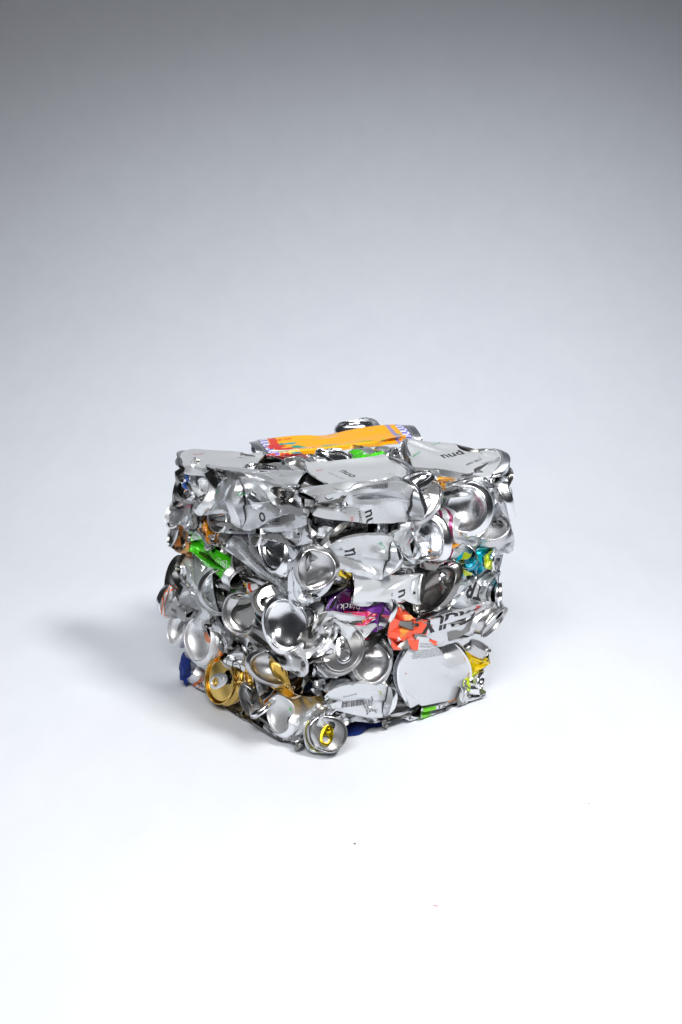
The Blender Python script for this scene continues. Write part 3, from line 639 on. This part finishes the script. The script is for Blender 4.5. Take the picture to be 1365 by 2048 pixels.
can('lime green and white can scrap under the yellow can at the right edge', 'lime_print', (958, 1353, -2), (.95, .1, .2), (925, 1362, 8), qA=.5, qB=.3, mA=(-.3, .9, .2), lf=1.1, R=21, capA='flat', dents=0, scr=.5, bulge=12)
can('white can with a black capital letter, at the bottom right corner of the bale', 'silver_print', (952, 1382, -2), (.93, -.1, .2), (915, 1395, 10), qA=.75, qB=.4, mA='Z', lf=1.06, R=22, capA='dome', dents=0, scr=.5, bulge=12,
    text=[('F', 940, 1382, 15, 5, 'black', .02), ('K', 945, 1395, 10, 10, 'black', .03)])
can('flattened can with a bright green end, lying under the big flat can', 'green_patch_print', (835, 1424, -4), (-.8, -.1, .5), (962, 1397, -4), qA=.3, qB=.2, mA='Z', L=92, R=19, capA=None, t=7, dents=3, bulge=12,
    text=[('Lo-cal', 895, 1412, 11, 12, 'black', .01), ('TRADE', 908, 1400, 7, 15, 'orange')])
can('printed white can along the bottom edge, right of the yellow ring-pull lid', 'pale_print', (800, 1421, -4), (.6, .1, .8), (690, 1422, 0), qA=.3, qB=.2, mA='Z', L=95, R=25, capA=None, t=13, dents=2, bulge=8,
    text=[('TRADEMARK OF MARK ANTHONY\nREFRIGERATE BEVERAGES INC\nBOTTLED FOR USE', 778, 1438, 3.4, 20, 'dark'), ('#bar30', 742, 1452, 6, 8, 'dark')])
can('rumpled pale can on the bottom edge under the big flat can', 'silver_print', (845, 1418, 2), (.8, .2, .5), (775, 1440, 2), qA=.3, qB=.3, mA='Z', L=70, R=20, capA=None, t=9, dents=4)
# --- right face, lower left part
can('pinched white can with columns of black print and a barcode, beside the big flat can', 'silver_print', (768, 1394, -6), (.9, 0, -.42), (650, 1392, -4), (-.9, .05, .3), qA=.95, qB=.2, mA='Z', lf=1.06, scr=.6, R=23, capA='dome', bulge=13, dents=2, dd=6,
    text=[('serving size 1 can\ncalories 100\ntotal fat 0g\nsodium 0mg', 738, 1408, 4.2, -75, 'dark', .01), ('#bar30', 700, 1408, 9, 0, 'dark'), ('Amount/serving', 700, 1392, 3, 10, 'dark'), ('pine', 763, 1385, 4.5, -80, 'olive')])
can('shiny folded can strip just above the pinched can with columns of print', 'shiny_print', (760, 1372, -2), (.8, .1, .5), (635, 1368, -3), qA=.22, qB=.25, mA='Z', L=100, R=21, capA=None, t=10, dents=4, bulge=10)
can('crumpled can with broken barcode strokes, above the shiny folded strip', 'shiny_print', (738, 1352, 0), (.8, .1, .5), (622, 1340, 2), qA=.22, qB=.2, mA='Z', L=95, R=21, capA=None, t=9, dents=4, bulge=8,
    text=[('#bar16', 665, 1328, 7, 8, 'dark'), ('#bar10', 690, 1350, 9, -5, 'black')])
can('tapered white can whose pale base carries a neon green dot', 'silver_print', (570, 1427, -9, 'L'), (-.76, .05, .62), (688, 1414, -4), (.9, -.1, .3), qA=.95, qB=.2, mA='Z', lf=1.06, scr=.6, capt=[('#dot', 3, 6, 4.6, 0, 'neon')], R=29.5, capA='dome', mat='white_aluminium', bulge=12, dents=1, dd=5,
    text=[('MADE BY MIXED BEVERAGES\nENJOY ALCOHOL RESPONSIBLY', 640, 1427, 4.4, 15, 'dark', .01), ('#line', 600, 1420, 3, -70, 'dark')])
can('can lid with a bright yellow ring-pull, at the bottom front corner', 'yellow_band_print', (652, 1473, -8), (.20, .12, .97), (608, 1468, 40), qA=.94, mA='U', qB=.5, L=56, R=24.5, capA='lid', tab=(75, 'yellow_aluminium'), mat='dull_aluminium', bulge=12, dents=1, fA=dict(dent=.13, noise=1.3, fold=((205, 13, 32),)),
    text=[('MADE FOR', 601, 1487, 4.5, -75, 'black', .01)])
# --- front corner and left face
can('badly dented round can base with bent rim, on the front corner halfway up', 'shiny_print', (632, 1138, -18), (.06, -.16, .98), (600, 1160, 50), qA=.88, mA=RT, qB=.4, L=70, R=29, capA='dome', bulge=18, dents=2, mat='dull_aluminium',
    fA=dict(dent=.12, noise=1.8, fold=((25, 10, 38), (285, 13, 34), (160, 12, 24))))
can('grey fine printed can wrapping under the badly dented base', 'silver_print', (655, 1172, -3), (.6, .1, .7), (575, 1190, -2, 'L'), qA=.3, qB=.2, mA='Z', L=72, R=24, capA=None, dents=3, bulge=10)
can('large glossy round base with a wide shoulder, above the squashed cup-like base', 'pale_print', (577, 1248, -24, 'L'), (-.30, .08, .95), (652, 1258, 20), (.8, .1, .1), qA=.9, mA=(.97, .2, 0), qB=.35, L=88, R=35, capA='dome', bulge=22, dents=1, fA=dict(dent=.07, noise=1.2), fB=dict(), rm=1.05)
can('white flap of a can with fine print hanging under the large glossy base', 'pale_print', (522, 1282, -14, 'L'), (-.8, .2, .6), (628, 1312, -10), (.8, -.3, .4), qA=.34, qB=.2, mA=(.1, .9, .4), lf=1.06, sB=.9, scr=.5, R=26, capA=None, t=13, dents=1, dd=5, bulge=30,
    text=[(G1, 545, 1293, 2.7, -24, 'dark')])
can('squashed cup-like can base with a gold streak, below the large glossy base', 'gold_print', (557, 1336, -12, 'L'), (-.14, .08, .98), (600, 1350, 40), qA=.60, mA=(.2, .97, 0), qB=.4, L=62, R=33, capA='dome', mat='dull_aluminium', bulge=16, dents=1, fA=dict(dent=.08, noise=.8, fold=((330, 11, 34),)))
can('gold edged can ring curving round the squashed cup-like base', 'gold_print', (606, 1346, -9, 'L'), (.15, -.05, .98), (598, 1352, 26, 'L'), qA=.72, mA=(.5, .85, 0), qB=.5, L=32, R=30, capA=None, mat='gold_aluminium', bulge=16, dents=2,
    text=[('CITY ROT', 598, 1370, 6, 5, 'black', .01)])
can('gold can lid with a silver ring-pull, low on the left face', 'gold_print', (454, 1361, -15, 'L'), (-.72, .12, .68), (500, 1345, 30, 'L'), qA=.96, mA='U', qB=.6, L=50, R=33, capA='lid', tab=(20, 'white_aluminium'), mat='gold_aluminium', bulge=14, fA=dict(dent=.03, noise=.3), dents=0, rm=1.0)
can('white can with an orange ringed end, beside the bunched blue felt', 'orange_band_print', (391, 1342, -4, 'L'), (-.86, .28, .40), (452, 1398, 2, 'L'), qA=.8, qB=.4, mA='Z', L=68, R=23, capA='dome', mat='white_aluminium', bulge=12, dents=1)
can('can with an orange patch and a round seal, just above the gold lid', 'orange_patch_print', (444, 1288, 4, 'L'), (.4, .8, .4), (408, 1348, 2, 'L'), (-.4, -.8, .4), qA=.3, qB=.4, mA='L', L=64, R=25, capA=None, t=12, dents=1, bulge=12,
    text=[('#ring', 418, 1303, 13, 0, 'dark'), ('SEAL', 418, 1303, 3.4, 60, 'dark'), ('PRIR', 434, 1302, 6, -80, 'black', .01), ('ENJOY IT WITH\nFRIENDS AND\nFAMILY', 405, 1330, 3.2, -62, 'grey')])
can('slanting white can with ring-shaped lettering and a brown striped end, right of the gold lid', 'brown_band_print', (533, 1402, -14, 'L'), (.5, -.75, -.25), (458, 1302, -12, 'L'), (-.5, .8, .3), qA=.62, qB=.3, mA=(.6, .3, .7), lf=1.05, scr=.6, R=25, capA='flat', t=17, dents=1, dd=6, bulge=20,
    text=[('LTZER', 478, 1338, 9, -62, 'black', .01), ('WA', 503, 1364, 13, 125, 'black', .01), ('#ring', 483, 1330, 22, 0, 'dark'), ('GLUTEN FREE', 524, 1388, 4.6, 62, 'white', .02), ('MV', 470, 1320, 8, -60, 'black')])
can('can end folded to a D shape with gold inside, right of the gold lid', 'silver_print', (506, 1402, -9, 'L'), (-.42, -.02, .9), (545, 1430, 25, 'L'), qA=.50, mA=(.90, .42, 0), qB=.3, L=60, R=21, capA='dome', mat='dull_aluminium', bulge=14, dents=1, fA=dict(noise=.6))
can('crumpled yellow and white scrap at the bottom edge below the gold lid', 'yellow_print', (482, 1418, -6, 'L'), (-.7, .1, .6), (530, 1448, 2, 'L'), qA=.3, qB=.3, mA=(.3, .9, .3), L=55, R=16, capA=None, t=8, dents=4, bulge=14)
can('small dull white crumpled can end below the yellow scrap at the floor', 'pale_print', (478, 1440, -4, 'L'), (-.8, .1, .6), (530, 1465, 4, 'L'), qA=.4, qB=.3, mA='Z', L=50, R=13, capA=None, t=7, dents=3, bulge=14)
can('long flattened white can with black marks along the bottom edge of the left face', 'silver_print', (512, 1438, -6, 'L'), (-.7, .3, .6), (604, 1492, -6, 'L'), (.6, -.4, .6), qA=.3, qB=.3, mA='Z', L=92, R=18, capA=None, t=8, dents=2, bulge=14,
    text=[('NIM/', 560, 1480, 8, -32, 'black', .02), ('MARK', 540, 1460, 5, -32, 'dark')])
can('silver bent can between the gold lid and the white tapered can', 'shiny_print', (540, 1395, 2, 'L'), (-.3, -.3, .9), (560, 1440, 15, 'L'), qA=.5, qB=.3, mA=(.8, .3, .3), L=60, R=24, capA=None, dents=3)
can('matte pale can lid tilted left, lower left edge beside the bright base', 'pale_print', (362, 1254, -8, 'L'), (-.66, .04, .75), (410, 1240, 34, 'L'), qA=.72, mA=(.9, -.3, 0), qB=.4, L=60, R=25, capA='dome', mat='white_aluminium', bulge=20, dents=1, fA=dict(dent=.05))
can('bright can base with stamped letters, left edge above the blue felt', 'silver_print', (405, 1279, -17, 'L'), (-.60, .14, .79), (450, 1265, 30, 'L'), qA=.85, mA=(.9, .2, 0), qB=.4, L=62, R=33, capA='dome', mat='white_aluminium', bulge=20, dents=1, capt=[('15 CT', 2, 8, 4.5, 240, 'grey'), ('B', -6, -8, 4, 240, 'grey')], fA=dict(dent=.07))
can('pale can wall standing upright behind the orange ringed can, left bottom edge', 'pale_print', (392, 1300, 0, 'L'), (-.3, .8, .4), (400, 1350, 4, 'L'), qA=.4, qB=.4, mA='L', L=52, R=16, capA=None, dents=2, bulge=10)
can('cone-like grey can with a thin orange striped rim sticking out of the left edge', 'orange_band_dull_print', (342, 1200, -6, 'L'), (-.9, .12, -.35), (400, 1222, 8, 'L'), qA=.9, qB=.16, mA='Z', L=68, R=27, capA='dome', bulge=26, dents=2, rm=1.05,
    text=[('GLUTEN FREE', 329, 1205, 4, 96, 'black', .01)])
can('pale can bent into an open scoop, just above the orange striped cone', 'pale_print', (352, 1158, -8, 'L'), (-.72, .32, .6), (436, 1240, 2, 'L'), (.5, -.7, .3), qA=.72, qB=.2, mA=(.5, .5, .6), L=92, R=31, capA=None, bulge=22, dents=2, dd=14)
can('long folded pale can slanting down from the green can, left face', 'silver_print', (366, 1112, -6, 'L'), (-.7, .6, .3), (432, 1226, -2, 'L'), qA=.3, qB=.2, mA=(.6, .3, .7), L=110, R=24, capA=None, t=11, dents=3, bulge=16)
can('small silver can folded inside the white scoop', 'shiny_print', (372, 1160, 4, 'L'), (-.6, .4, .6), (440, 1225, 8, 'L'), qA=.4, qB=.25, mA=(.6, .5, .4), L=82, R=20, capA=None, dents=4)
can('wide hollow can with a dark inside, directly under the bright green can', 'silver_print', (452, 1180, -5, 'L'), (.30, -.04, .95), (392, 1180, 40, 'L'), qA=.86, mA='U', mB='Z', qB=.3, L=72, R=33, capA='neck', mat='dull_aluminium', bulge=9, dents=1)
can('bright green crushed can with a white ring emblem, slanting across the upper left face', 'green_print', (474, 1146, -13, 'L'), (.72, -.5, .5), (366, 1074, -10, 'L'), (-.8, .4, .4), qA=.62, qB=.34, mA=(.3, .85, .4), lf=1.1, R=21, capA='neck', mat='white_aluminium', t=14, dents=3, dd=12, bulge=22,
    text=[('#ring', 449, 1131, 15, 0, 'white'), ('GI', 449, 1131, 8, -30, 'white', .02), ('G', 436, 1121, 12, -30, 'palegreen', .01)])
can('deep round dull can end left of the large glossy base', 'silver_print', (487, 1226, -10, 'L'), (-.50, .04, .86), (545, 1235, 12, 'L'), (.8, -.1, .2), qA=.92, mA=(.98, .1, 0), qB=.4, L=62, R=32, capA='dome', mat='dull_aluminium', bulge=14, dents=2, rm=1.02)
can('turquoise sliver of a can between the deep round end and the glossy corner base', 'teal_print', (527, 1226, 2, 'L'), (-.1, .5, .8), (545, 1235, 25, 'L'), qA=.5, qB=.5, mA='L', L=45, R=18, capA=None, dents=2)
can('dark can lid with a curled ring-pull, above the large glossy base', 'dark_print', (556, 1203, -2, 'L'), (.0, .30, .95), (575, 1195, 50, 'L'), qA=.75, mA='U', qB=.4, L=60, R=27, capA='lid', tab=(200, 'dull_aluminium'), mat='dark_aluminium', dents=1)
can('thin folded strip of can covered in fine black print, slanting to the corner', 'silver_print', (462, 1072, -12, 'L'), (-.6, .7, .3), (592, 1184, -8, 'L'), (.5, -.7, .3), qA=.28, qB=.25, mA=(.45, .35, .82), L=128, R=15.5, capA=None, t=7, dents=1, dd=4, bulge=18,
    text=[(G1, 500, 1112, 2.9, -44, 'black', .012), (G1, 555, 1160, 2.9, -46, 'black', .012), ('MIXED', 487, 1075, 3.5, -50, 'brown', .02)])
can('second grey folded strip with fine print beside the black printed strip', 'shiny_print', (505, 1086, -4, 'L'), (-.6, .7, .3), (604, 1178, -4, 'L'), qA=.3, qB=.3, mA=(.45, .35, .82), L=112, R=16, capA=None, t=8, dents=3, bulge=14,
    text=[(G1, 550, 1130, 2.7, -46, 'dark', .01)])
can('silver can with a pressed-in base turned left, beside the badly dented base', 'shiny_print', (556, 1096, -8, 'L'), (-.72, .12, .65), (622, 1130, 0), (.8, -.4, .2), qA=.78, qB=.3, mA=(.95, .3, 0), L=76, R=32, capA='dome', bulge=13, dents=2, fA=dict(noise=1))
can('white can with rounded left end and slanting small print, above the bright pressed-in base', 'silver_print', (512, 1062, -10, 'L'), (-.9, .1, .36), (618, 1060, 0), (.9, 0, .2), qA=.72, qB=.14, mA='Z', lf=1.06, scr=.6, R=22, capA='flat', mat='white_aluminium', bulge=14, dents=2,
    text=[('PROUD NATURAL', 530, 1068, 4.2, 14, 'dark', .01)])
can('large white can with a black circular letter, high on the left face', 'silver_print', (484, 1006, -14, 'L'), (-.9, .1, -.3), (612, 1022, -4, 'L'), (.9, -.1, .1), qA=.94, qB=.12, mA='Z', lf=1.05, scr=.6, R=31, capA='dome', mat='white_aluminium', bulge=16, dents=1, dd=10,
    text=[('o', 524, 1032, 24, 0, 'black', .01), ('SWEET', 478, 992, 4, -80, 'green')])
can('squared-off white can with black letters under the large white can, left face', 'silver_print', (436, 1038, -10, 'L'), (-.85, .2, .5), (510, 1046, -6, 'L'), qA=.55, qB=.25, mA='Z', L=75, R=24, capA='flat', mat='white_aluminium', bulge=13, dents=3,
    text=[('L', 458, 1045, 12, -30, 'black', .01), ('HARD', 478, 1046, 5, -30, 'dark')])
can('white can with green printed words round its left shoulder, top of the left face', 'silver_print', (411, 992, -8, 'L'), (-.84, .3, .45), (505, 972, 4, 'L'), (.9, .2, .1), qA=.86, qB=.18, mA='Z', L=86, R=28, capA='dome', mat='white_aluminium', bulge=12, dents=2,
    text=[('lim eo', 421, 985, 7, 62, 'green', .01)])
can('dull silver can body under the white can with green words', 'brown_line_print', (428, 1012, 2, 'L'), (-.6, 0, .6), (482, 1008, 6, 'L'), qA=.8, qB=.4, mA='Z', L=62, R=17, capA=None, dents=2)
can('shiny can lid lying in the gap above the large circular-letter can', 'shiny_print', (535, 996, 2, 'L'), (-.35, .62, .7), (585, 985, 20, 'L'), qA=.7, mA='U', qB=.4, L=60, R=22, capA='lid', tab=(0, 'bare_aluminium'), mat='bare_aluminium', dents=1)
can('white faceted can under the middle top can, at the front corner edge', 'silver_print', (578, 1000, -4, 'L'), (-.7, .3, .6), (690, 1012, -2), qA=.24, qB=.2, mA='Z', L=100, R=25, capA=None, t=9, dents=3, bulge=10,
    text=[('INGREDIENTS: CARBONATED\nWATER, ALCOHOL', 615, 985, 3, 8, 'dark')])
can('bare silver can with soft folds at the front corner, under the faceted can', 'shiny_print', (588, 1026, -4, 'L'), (-.6, 0, .8), (668, 1030, 0), qA=.35, qB=.3, mA='Z', L=82, R=25, capA=None, dents=4, bulge=10)
can('torn can hoop with a rust red line, at the top left edge', 'orange_band_print', (362, 972, -4, 'L'), (-.88, .2, .42), (398, 962, 10, 'L'), qA=.85, mA='L', qB=.3, L=42, R=29, capA=None, bulge=20, dents=1)
can('pale can with a blue corner, under the top left corner can', 'blue_patch_print', (372, 944, -2, 'L'), (-.5, .8, .3), (422, 992, 6, 'L'), qA=.3, qB=.3, mA=(.5, .5, .7), L=64, R=20, capA=None, t=8, dents=2, bulge=12)
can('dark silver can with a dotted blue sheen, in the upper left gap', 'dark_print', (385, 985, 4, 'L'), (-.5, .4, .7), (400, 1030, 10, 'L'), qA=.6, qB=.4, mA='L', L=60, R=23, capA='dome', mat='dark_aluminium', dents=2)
can('round white can end with magenta lettering, upper left edge', 'silver_print', (357, 1022, -9, 'L'), (-.74, .40, .52), (402, 1045, 10, 'L'), qA=.82, mA='U', qB=.25, L=64, R=28, capA='flat', mat='white_aluminium', bulge=22, dents=2,
    text=[('SWEETENED', 372, 1012, 5, 40, 'magenta', .01), (G1, 385, 1035, 2.6, 50, 'black', .01)])
can('tan can with an orange side, on the left edge above the green can', 'tan_print', (348, 1064, -6, 'L'), (-.88, .1, .4), (392, 1085, 10, 'L'), qA=.7, qB=.3, mA='L', L=60, R=21, capA='flat', mat='dull_aluminium', bulge=20, dents=2)
can('amber can piece with a black letter, right of the magenta lettered end', 'amber_print', (402, 1030, -8, 'L'), (-.5, .7, .5), (438, 1082, -2, 'L'), qA=.35, qB=.3, mA=(.5, .4, .7), L=62, R=18, capA=None, t=8, dents=2, bulge=14,
    text=[('K', 412, 1040, 9, -40, 'black', .01), ('e', 420, 1055, 14, 20, 'black', .01)])
can('grey can with columns of small print, just above the green can', 'silver_print', (378, 1054, -6, 'L'), (-.7, .5, .5), (432, 1086, 0, 'L'), qA=.4, qB=.3, mA=(.3, .7, .6), L=65, R=21, capA=None, t=11, dents=1, bulge=14,
    text=[('ingredients filtered\ncarbonated water\ncane sugar alcohol', 392, 1058, 3.4, 30, 'grey')])
can('crumpled dark can with an orange line, right of the green can', 'brown_line_print', (428, 1085, -3, 'L'), (-.6, .5, .6), (508, 1128, 4, 'L'), qA=.3, qB=.3, mA=(.4, .7, .5), L=90, R=22, capA=None, dents=4)
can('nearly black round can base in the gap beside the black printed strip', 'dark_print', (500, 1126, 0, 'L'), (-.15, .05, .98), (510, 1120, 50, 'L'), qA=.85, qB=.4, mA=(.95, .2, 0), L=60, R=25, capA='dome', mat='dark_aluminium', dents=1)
can('red and white striped can scrap with a yellow tip, above the deep round end', 'red_stripe_print', (485, 1174, -5, 'L'), (-.9, -.1, .4), (540, 1163, 0, 'L'), qA=.3, qB=.3, mA=(.2, .9, .4), L=50, R=14, capA=None, t=7, dents=1, bulge=10,
    text=[('WATER', 512, 1166, 5, 10, 'black', .01)])
can('pale stained can under the lower end of the black printed strip', 'pale_print', (508, 1152, -1, 'L'), (-.6, .3, .7), (590, 1182, 2, 'L'), qA=.4, qB=.2, mA='Z', L=76, R=20, capA=None, dents=2)
can('crinkled silver can running down from the white scoop, lower left face', 'silver_print', (402, 1206, -6, 'L'), (-.6, .5, .5), (464, 1288, -2, 'L'), qA=.25, qB=.2, mA=(.7, .4, .6), L=95, R=20, capA=None, t=9, dents=4, bulge=12)
can('second crinkled silver can right of the one under the white scoop', 'shiny_print', (440, 1218, -2, 'L'), (-.5, .6, .6), (500, 1292, 2, 'L'), qA=.25, qB=.3, mA=(.7, .4, .6), L=90, R=20, capA=None, dents=4)
can('small silver can buckled under the deep round end', 'shiny_print', (470, 1262, 2, 'L'), (-.6, -.2, .7), (530, 1280, 6, 'L'), qA=.5, qB=.3, mA='Z', L=62, R=20, capA=None, dents=3)
can('grey creased can with a sharp fold above the slanting lettered can', 'dull_print', (472, 1290, -4, 'L'), (-.6, .4, .6), (545, 1318, 4, 'L'), qA=.4, qB=.25, mA=(.2, .8, .5), L=74, R=25, capA=None, dents=3, bulge=10)
can('bright bent can left of the squashed cup-like base', 'shiny_print', (500, 1318, 0, 'L'), (-.5, .2, .8), (522, 1352, 10, 'L'), qA=.5, qB=.4, mA='L', L=55, R=20, capA=None, dents=2)
# ------------------------------------------------------------------ setting: paper sweep and felt
def sweep():
    prof = [(-1.9, 0), (-1.5, 0), (0, 0), (.5, 0)]
    r = 2.2
    for k in range(1, 21):
        a = math.pi / 2 * k / 20; prof.append((.5 + r * math.sin(a), r - r * math.cos(a)))
    prof += [(2.7, 3.0), (2.7, 4.6)]
    xs = np.linspace(-2.0, 2.0, 9); V = []; Fs = []
    for y, z in prof:
        for x in xs: V.append((x, y, z))
    for i in range(len(prof) - 1):
        for j in range(8): Fs.append((i * 9 + j, i * 9 + j + 1, (i + 1) * 9 + j + 1, (i + 1) * 9 + j))
    m, nt, N, b = newmat('paper')
    tc = N.new('ShaderNodeTexCoord')
    mp = N.new('ShaderNodeMapping'); mp.inputs['Scale'].default_value = (1, .35, 1); lk(nt, tc.outputs['Object'], mp.inputs[0])
    n1 = noise(nt, 14, 6, .72, mp.outputs[0]); n2 = noise(nt, 3, 3, .5, tc.outputs['Object'])
    c = ramp(nt, n1, [(.25, (.715, .74, .80)), (.75, (.775, .80, .855))])
    c = mixc(nt, mathn(nt, 'MULTIPLY', n2, .5), c, (.73, .755, .81))
    lk(nt, c, b.inputs['Base Color']); b.inputs['Roughness'].default_value = .75
    b.inputs['Specular IOR Level'].default_value = .25
    bump(nt, noise(nt, 160, 4, .6), .05, .002, b)
    MATS['paper'] = m
    o = mesh('floor', V, Fs, 'paper', sharp=0); o['kind'] = 'structure'
sweep()
def felt():
    m, nt, N, b = newmat('felt'); n = noise(nt, 500, 4, .7)
    lk(nt, ramp(nt, n, [(.3, (.0, .012, .13)), (.7, (.0, .035, .30))]), b.inputs['Base Color']); b.inputs['Roughness'].default_value = .95
    b.inputs['Sheen Weight'].default_value = .1; bump(nt, n, .8, .002, b); MATS['felt'] = m
    rng = random.Random(5)
    bm = bmesh.new(); nx, ny = 60, 60
    V = {}
    for i in range(nx + 1):
        for j in range(ny + 1):
            u, v = i / nx, j / ny
            p = FB + eR * BB * (.16 + .38 * u) + eL * BA * (.035 + 1.01 * v)
            p = p + (eR * math.sin(v * 23) + eL * math.sin(u * 19)) * .003
            edge = min(u, v, 1 - u, 1 - v)
            z = .0085 * min(1, (edge * 14) ** .5 if edge > 0 else 0) + rng.uniform(-.0006, .0006) + .0012
            V[i, j] = bm.verts.new((p[0], p[1], z))
    for i in range(nx):
        for j in range(ny): bm.faces.new((V[i, j], V[i + 1, j], V[i + 1, j + 1], V[i, j + 1]))
    rg = [V[i, 0] for i in range(nx + 1)] + [V[nx, j] for j in range(1, ny + 1)] + [V[i, ny] for i in range(nx - 1, -1, -1)] + [V[0, j] for j in range(ny - 1, 0, -1)]
    # turned-up tongue that shows past the left corner of the bale
    me = bpy.data.meshes.new('felt_mat'); bm.to_mesh(me); bm.free(); me.materials.append(m); me.shade_smooth()
    o = bpy.data.objects.new('felt_mat', me); C.objects.link(o)
    o['label'] = 'blue felt pad lying on the paper under the bale of cans'; o['category'] = 'felt pad'
    return o
felt()
def wad():      # fuzzy blue felt bunched up at the left bottom corner
    c = at(373, 1310, -13, 'L') / 1000; rng = random.Random(8)
    bm = bmesh.new(); bmesh.ops.create_icosphere(bm, subdivisions=4, radius=1)
    for v in bm.verts:
        d = v.co.normalized(); k = 1 + .18 * math.sin(d.x * 5 + 1) * math.sin(d.z * 6) + rng.uniform(-.04, .04)
        v.co = Vector((d.x * .009 * k, d.y * .026 * k, d.z * .019 * k))
    me = bpy.data.meshes.new('felt_wad'); bm.to_mesh(me); bm.free(); me.materials.append(MATS['felt']); me.shade_smooth()
    o = bpy.data.objects.new('felt_wad', me); C.objects.link(o); o.location = (c[0], c[1], .021)
    o['label'] = 'bunched blue felt bulging out at the lower left corner of the bale'; o['category'] = 'felt'
wad()

# ------------------------------------------------------------------ cans buried in the middle of the bale
rb = random.Random(11)
nvis = len(CANS)
def bury(u, v, z, style):      # u along the right face, v along the left face, 0..1
    p = FB + eR * BB * u + eL * BA * v + Z * z
    a = rb.uniform(0, 6.28); d = eR * math.cos(a) + eL * math.sin(a) + Z * rb.uniform(-.15, .15)
    q0 = (p - d * .052) * 1000; q1 = (p + d * .052) * 1000
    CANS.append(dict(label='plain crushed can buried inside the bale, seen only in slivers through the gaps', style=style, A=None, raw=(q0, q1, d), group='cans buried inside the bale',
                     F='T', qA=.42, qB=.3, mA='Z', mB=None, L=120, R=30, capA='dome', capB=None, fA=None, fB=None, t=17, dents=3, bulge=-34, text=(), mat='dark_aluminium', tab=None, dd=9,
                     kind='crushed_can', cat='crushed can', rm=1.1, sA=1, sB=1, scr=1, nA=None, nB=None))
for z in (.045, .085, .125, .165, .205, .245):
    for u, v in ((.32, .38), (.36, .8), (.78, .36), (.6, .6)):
        bury(u + rb.uniform(-.03, .03), v + rb.uniform(-.03, .03), z + rb.uniform(-.01, .01), rb.choice(('dark_print', 'dark_print', 'dull_print')))  # mostly dark styles: the shade between cans is put into their colour
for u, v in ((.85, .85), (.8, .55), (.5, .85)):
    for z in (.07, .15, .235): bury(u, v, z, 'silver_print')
_prep = prepare
def prepare2(c, rng):
    if not c.get('raw'): return _prep(c, rng)
    cA, cB, d = c['raw']
    c['eA'] = eA = End(cA, -d, Z, c['qA'], c['R'], rng, noise=1); c['eB'] = eB = End(cB, d, Z, c['qB'], c['R'], rng)
    eA.x = np.cross(eA.y, eA.n); eB.x = np.cross(eB.y, -eB.n)
    if eB.y @ eA.y + .5 * (eB.x @ eA.x) < 0: eB.y = -eB.y; eB.x = -eB.x
    R = c['R']; c['Lr'] = 120; c['cA'], c['cB'], c['D'] = cA, cB, 104
    c['ringA1'] = eA.world(R * np.cos(TH), R * np.sin(TH), 0 * TH); c['ringB1'] = eB.world(R * np.cos(TH), R * np.sin(TH), 0 * TH)
    c['ringA0'] = cA + R * np.cos(TH)[:, None] * eA.x + R * np.sin(TH)[:, None] * eA.y; c['ringB0'] = c['ringA0'] - eA.n * c['Lr']
rng = np.random.default_rng(21)
import time
t0 = time.time()
for c in CANS: prepare2(c, rng)
# cans around the low edge never sink into the floor
for c in CANS:
    for k, e in (('ringA1', 'eA'), ('ringB1', 'eB')):
        low = c[k][:, 2].min()
        if low < 4: c[e].c = c[e].c + np.array([0, 0, 4 - low]); c[k] = c[k] + np.array([0, 0, 4 - low])
simulate(CANS)
print('simulated', len(CANS), 'cans in', round(time.time() - t0, 1))
for c in CANS: build(c)
print('built', round(time.time() - t0, 1))
# tiny scraps lying on the paper
def speck(px, py, mat, L_, w_, lab):
    r = unit(FW + RT * (px - 682.5) / FPX + UP * (1024 - py) / FPX); t = -CAM[2] / r[2]; p = CAM + r * t
    V = []; n = 7
    for k in range(n):
        x = (k / (n - 1) - .5) * L_; y = math.sin(k * 1.1) * L_ * .18
        for dx, dz in ((-w_, .0001), (w_, .0001), (w_ * .6, w_ * 1.2 + .0001), (-w_ * .6, w_ * 1.2 + .0001)): V.append((x, y + dx, dz))
    Fs = [tuple(4 * k + q for q in f_) for k in range(n - 1) for f_ in ((0, 1, 5, 4), (1, 2, 6, 5), (2, 3, 7, 6), (3, 0, 4, 7))] + [(3, 2, 1, 0), tuple(4 * (n - 1) + q for q in range(4))]
    o = mesh('paper_scrap' if mat != 'ink_red' else 'thread_scrap', V, Fs, mat, smooth=False); o.location = p; o['label'] = lab; o['category'] = 'scrap'
speck(710, 1688, 'ink_black', .0022, .0006, 'tiny black scrap on the white floor in front of the bale')
speck(872, 1812, 'ink_red', .0045, .0003, 'short red thread on the white floor at lower right')
speck(1178, 1607, 'ink_grey', .0015, .0004, 'minute black speck on the white floor far right of the bale')
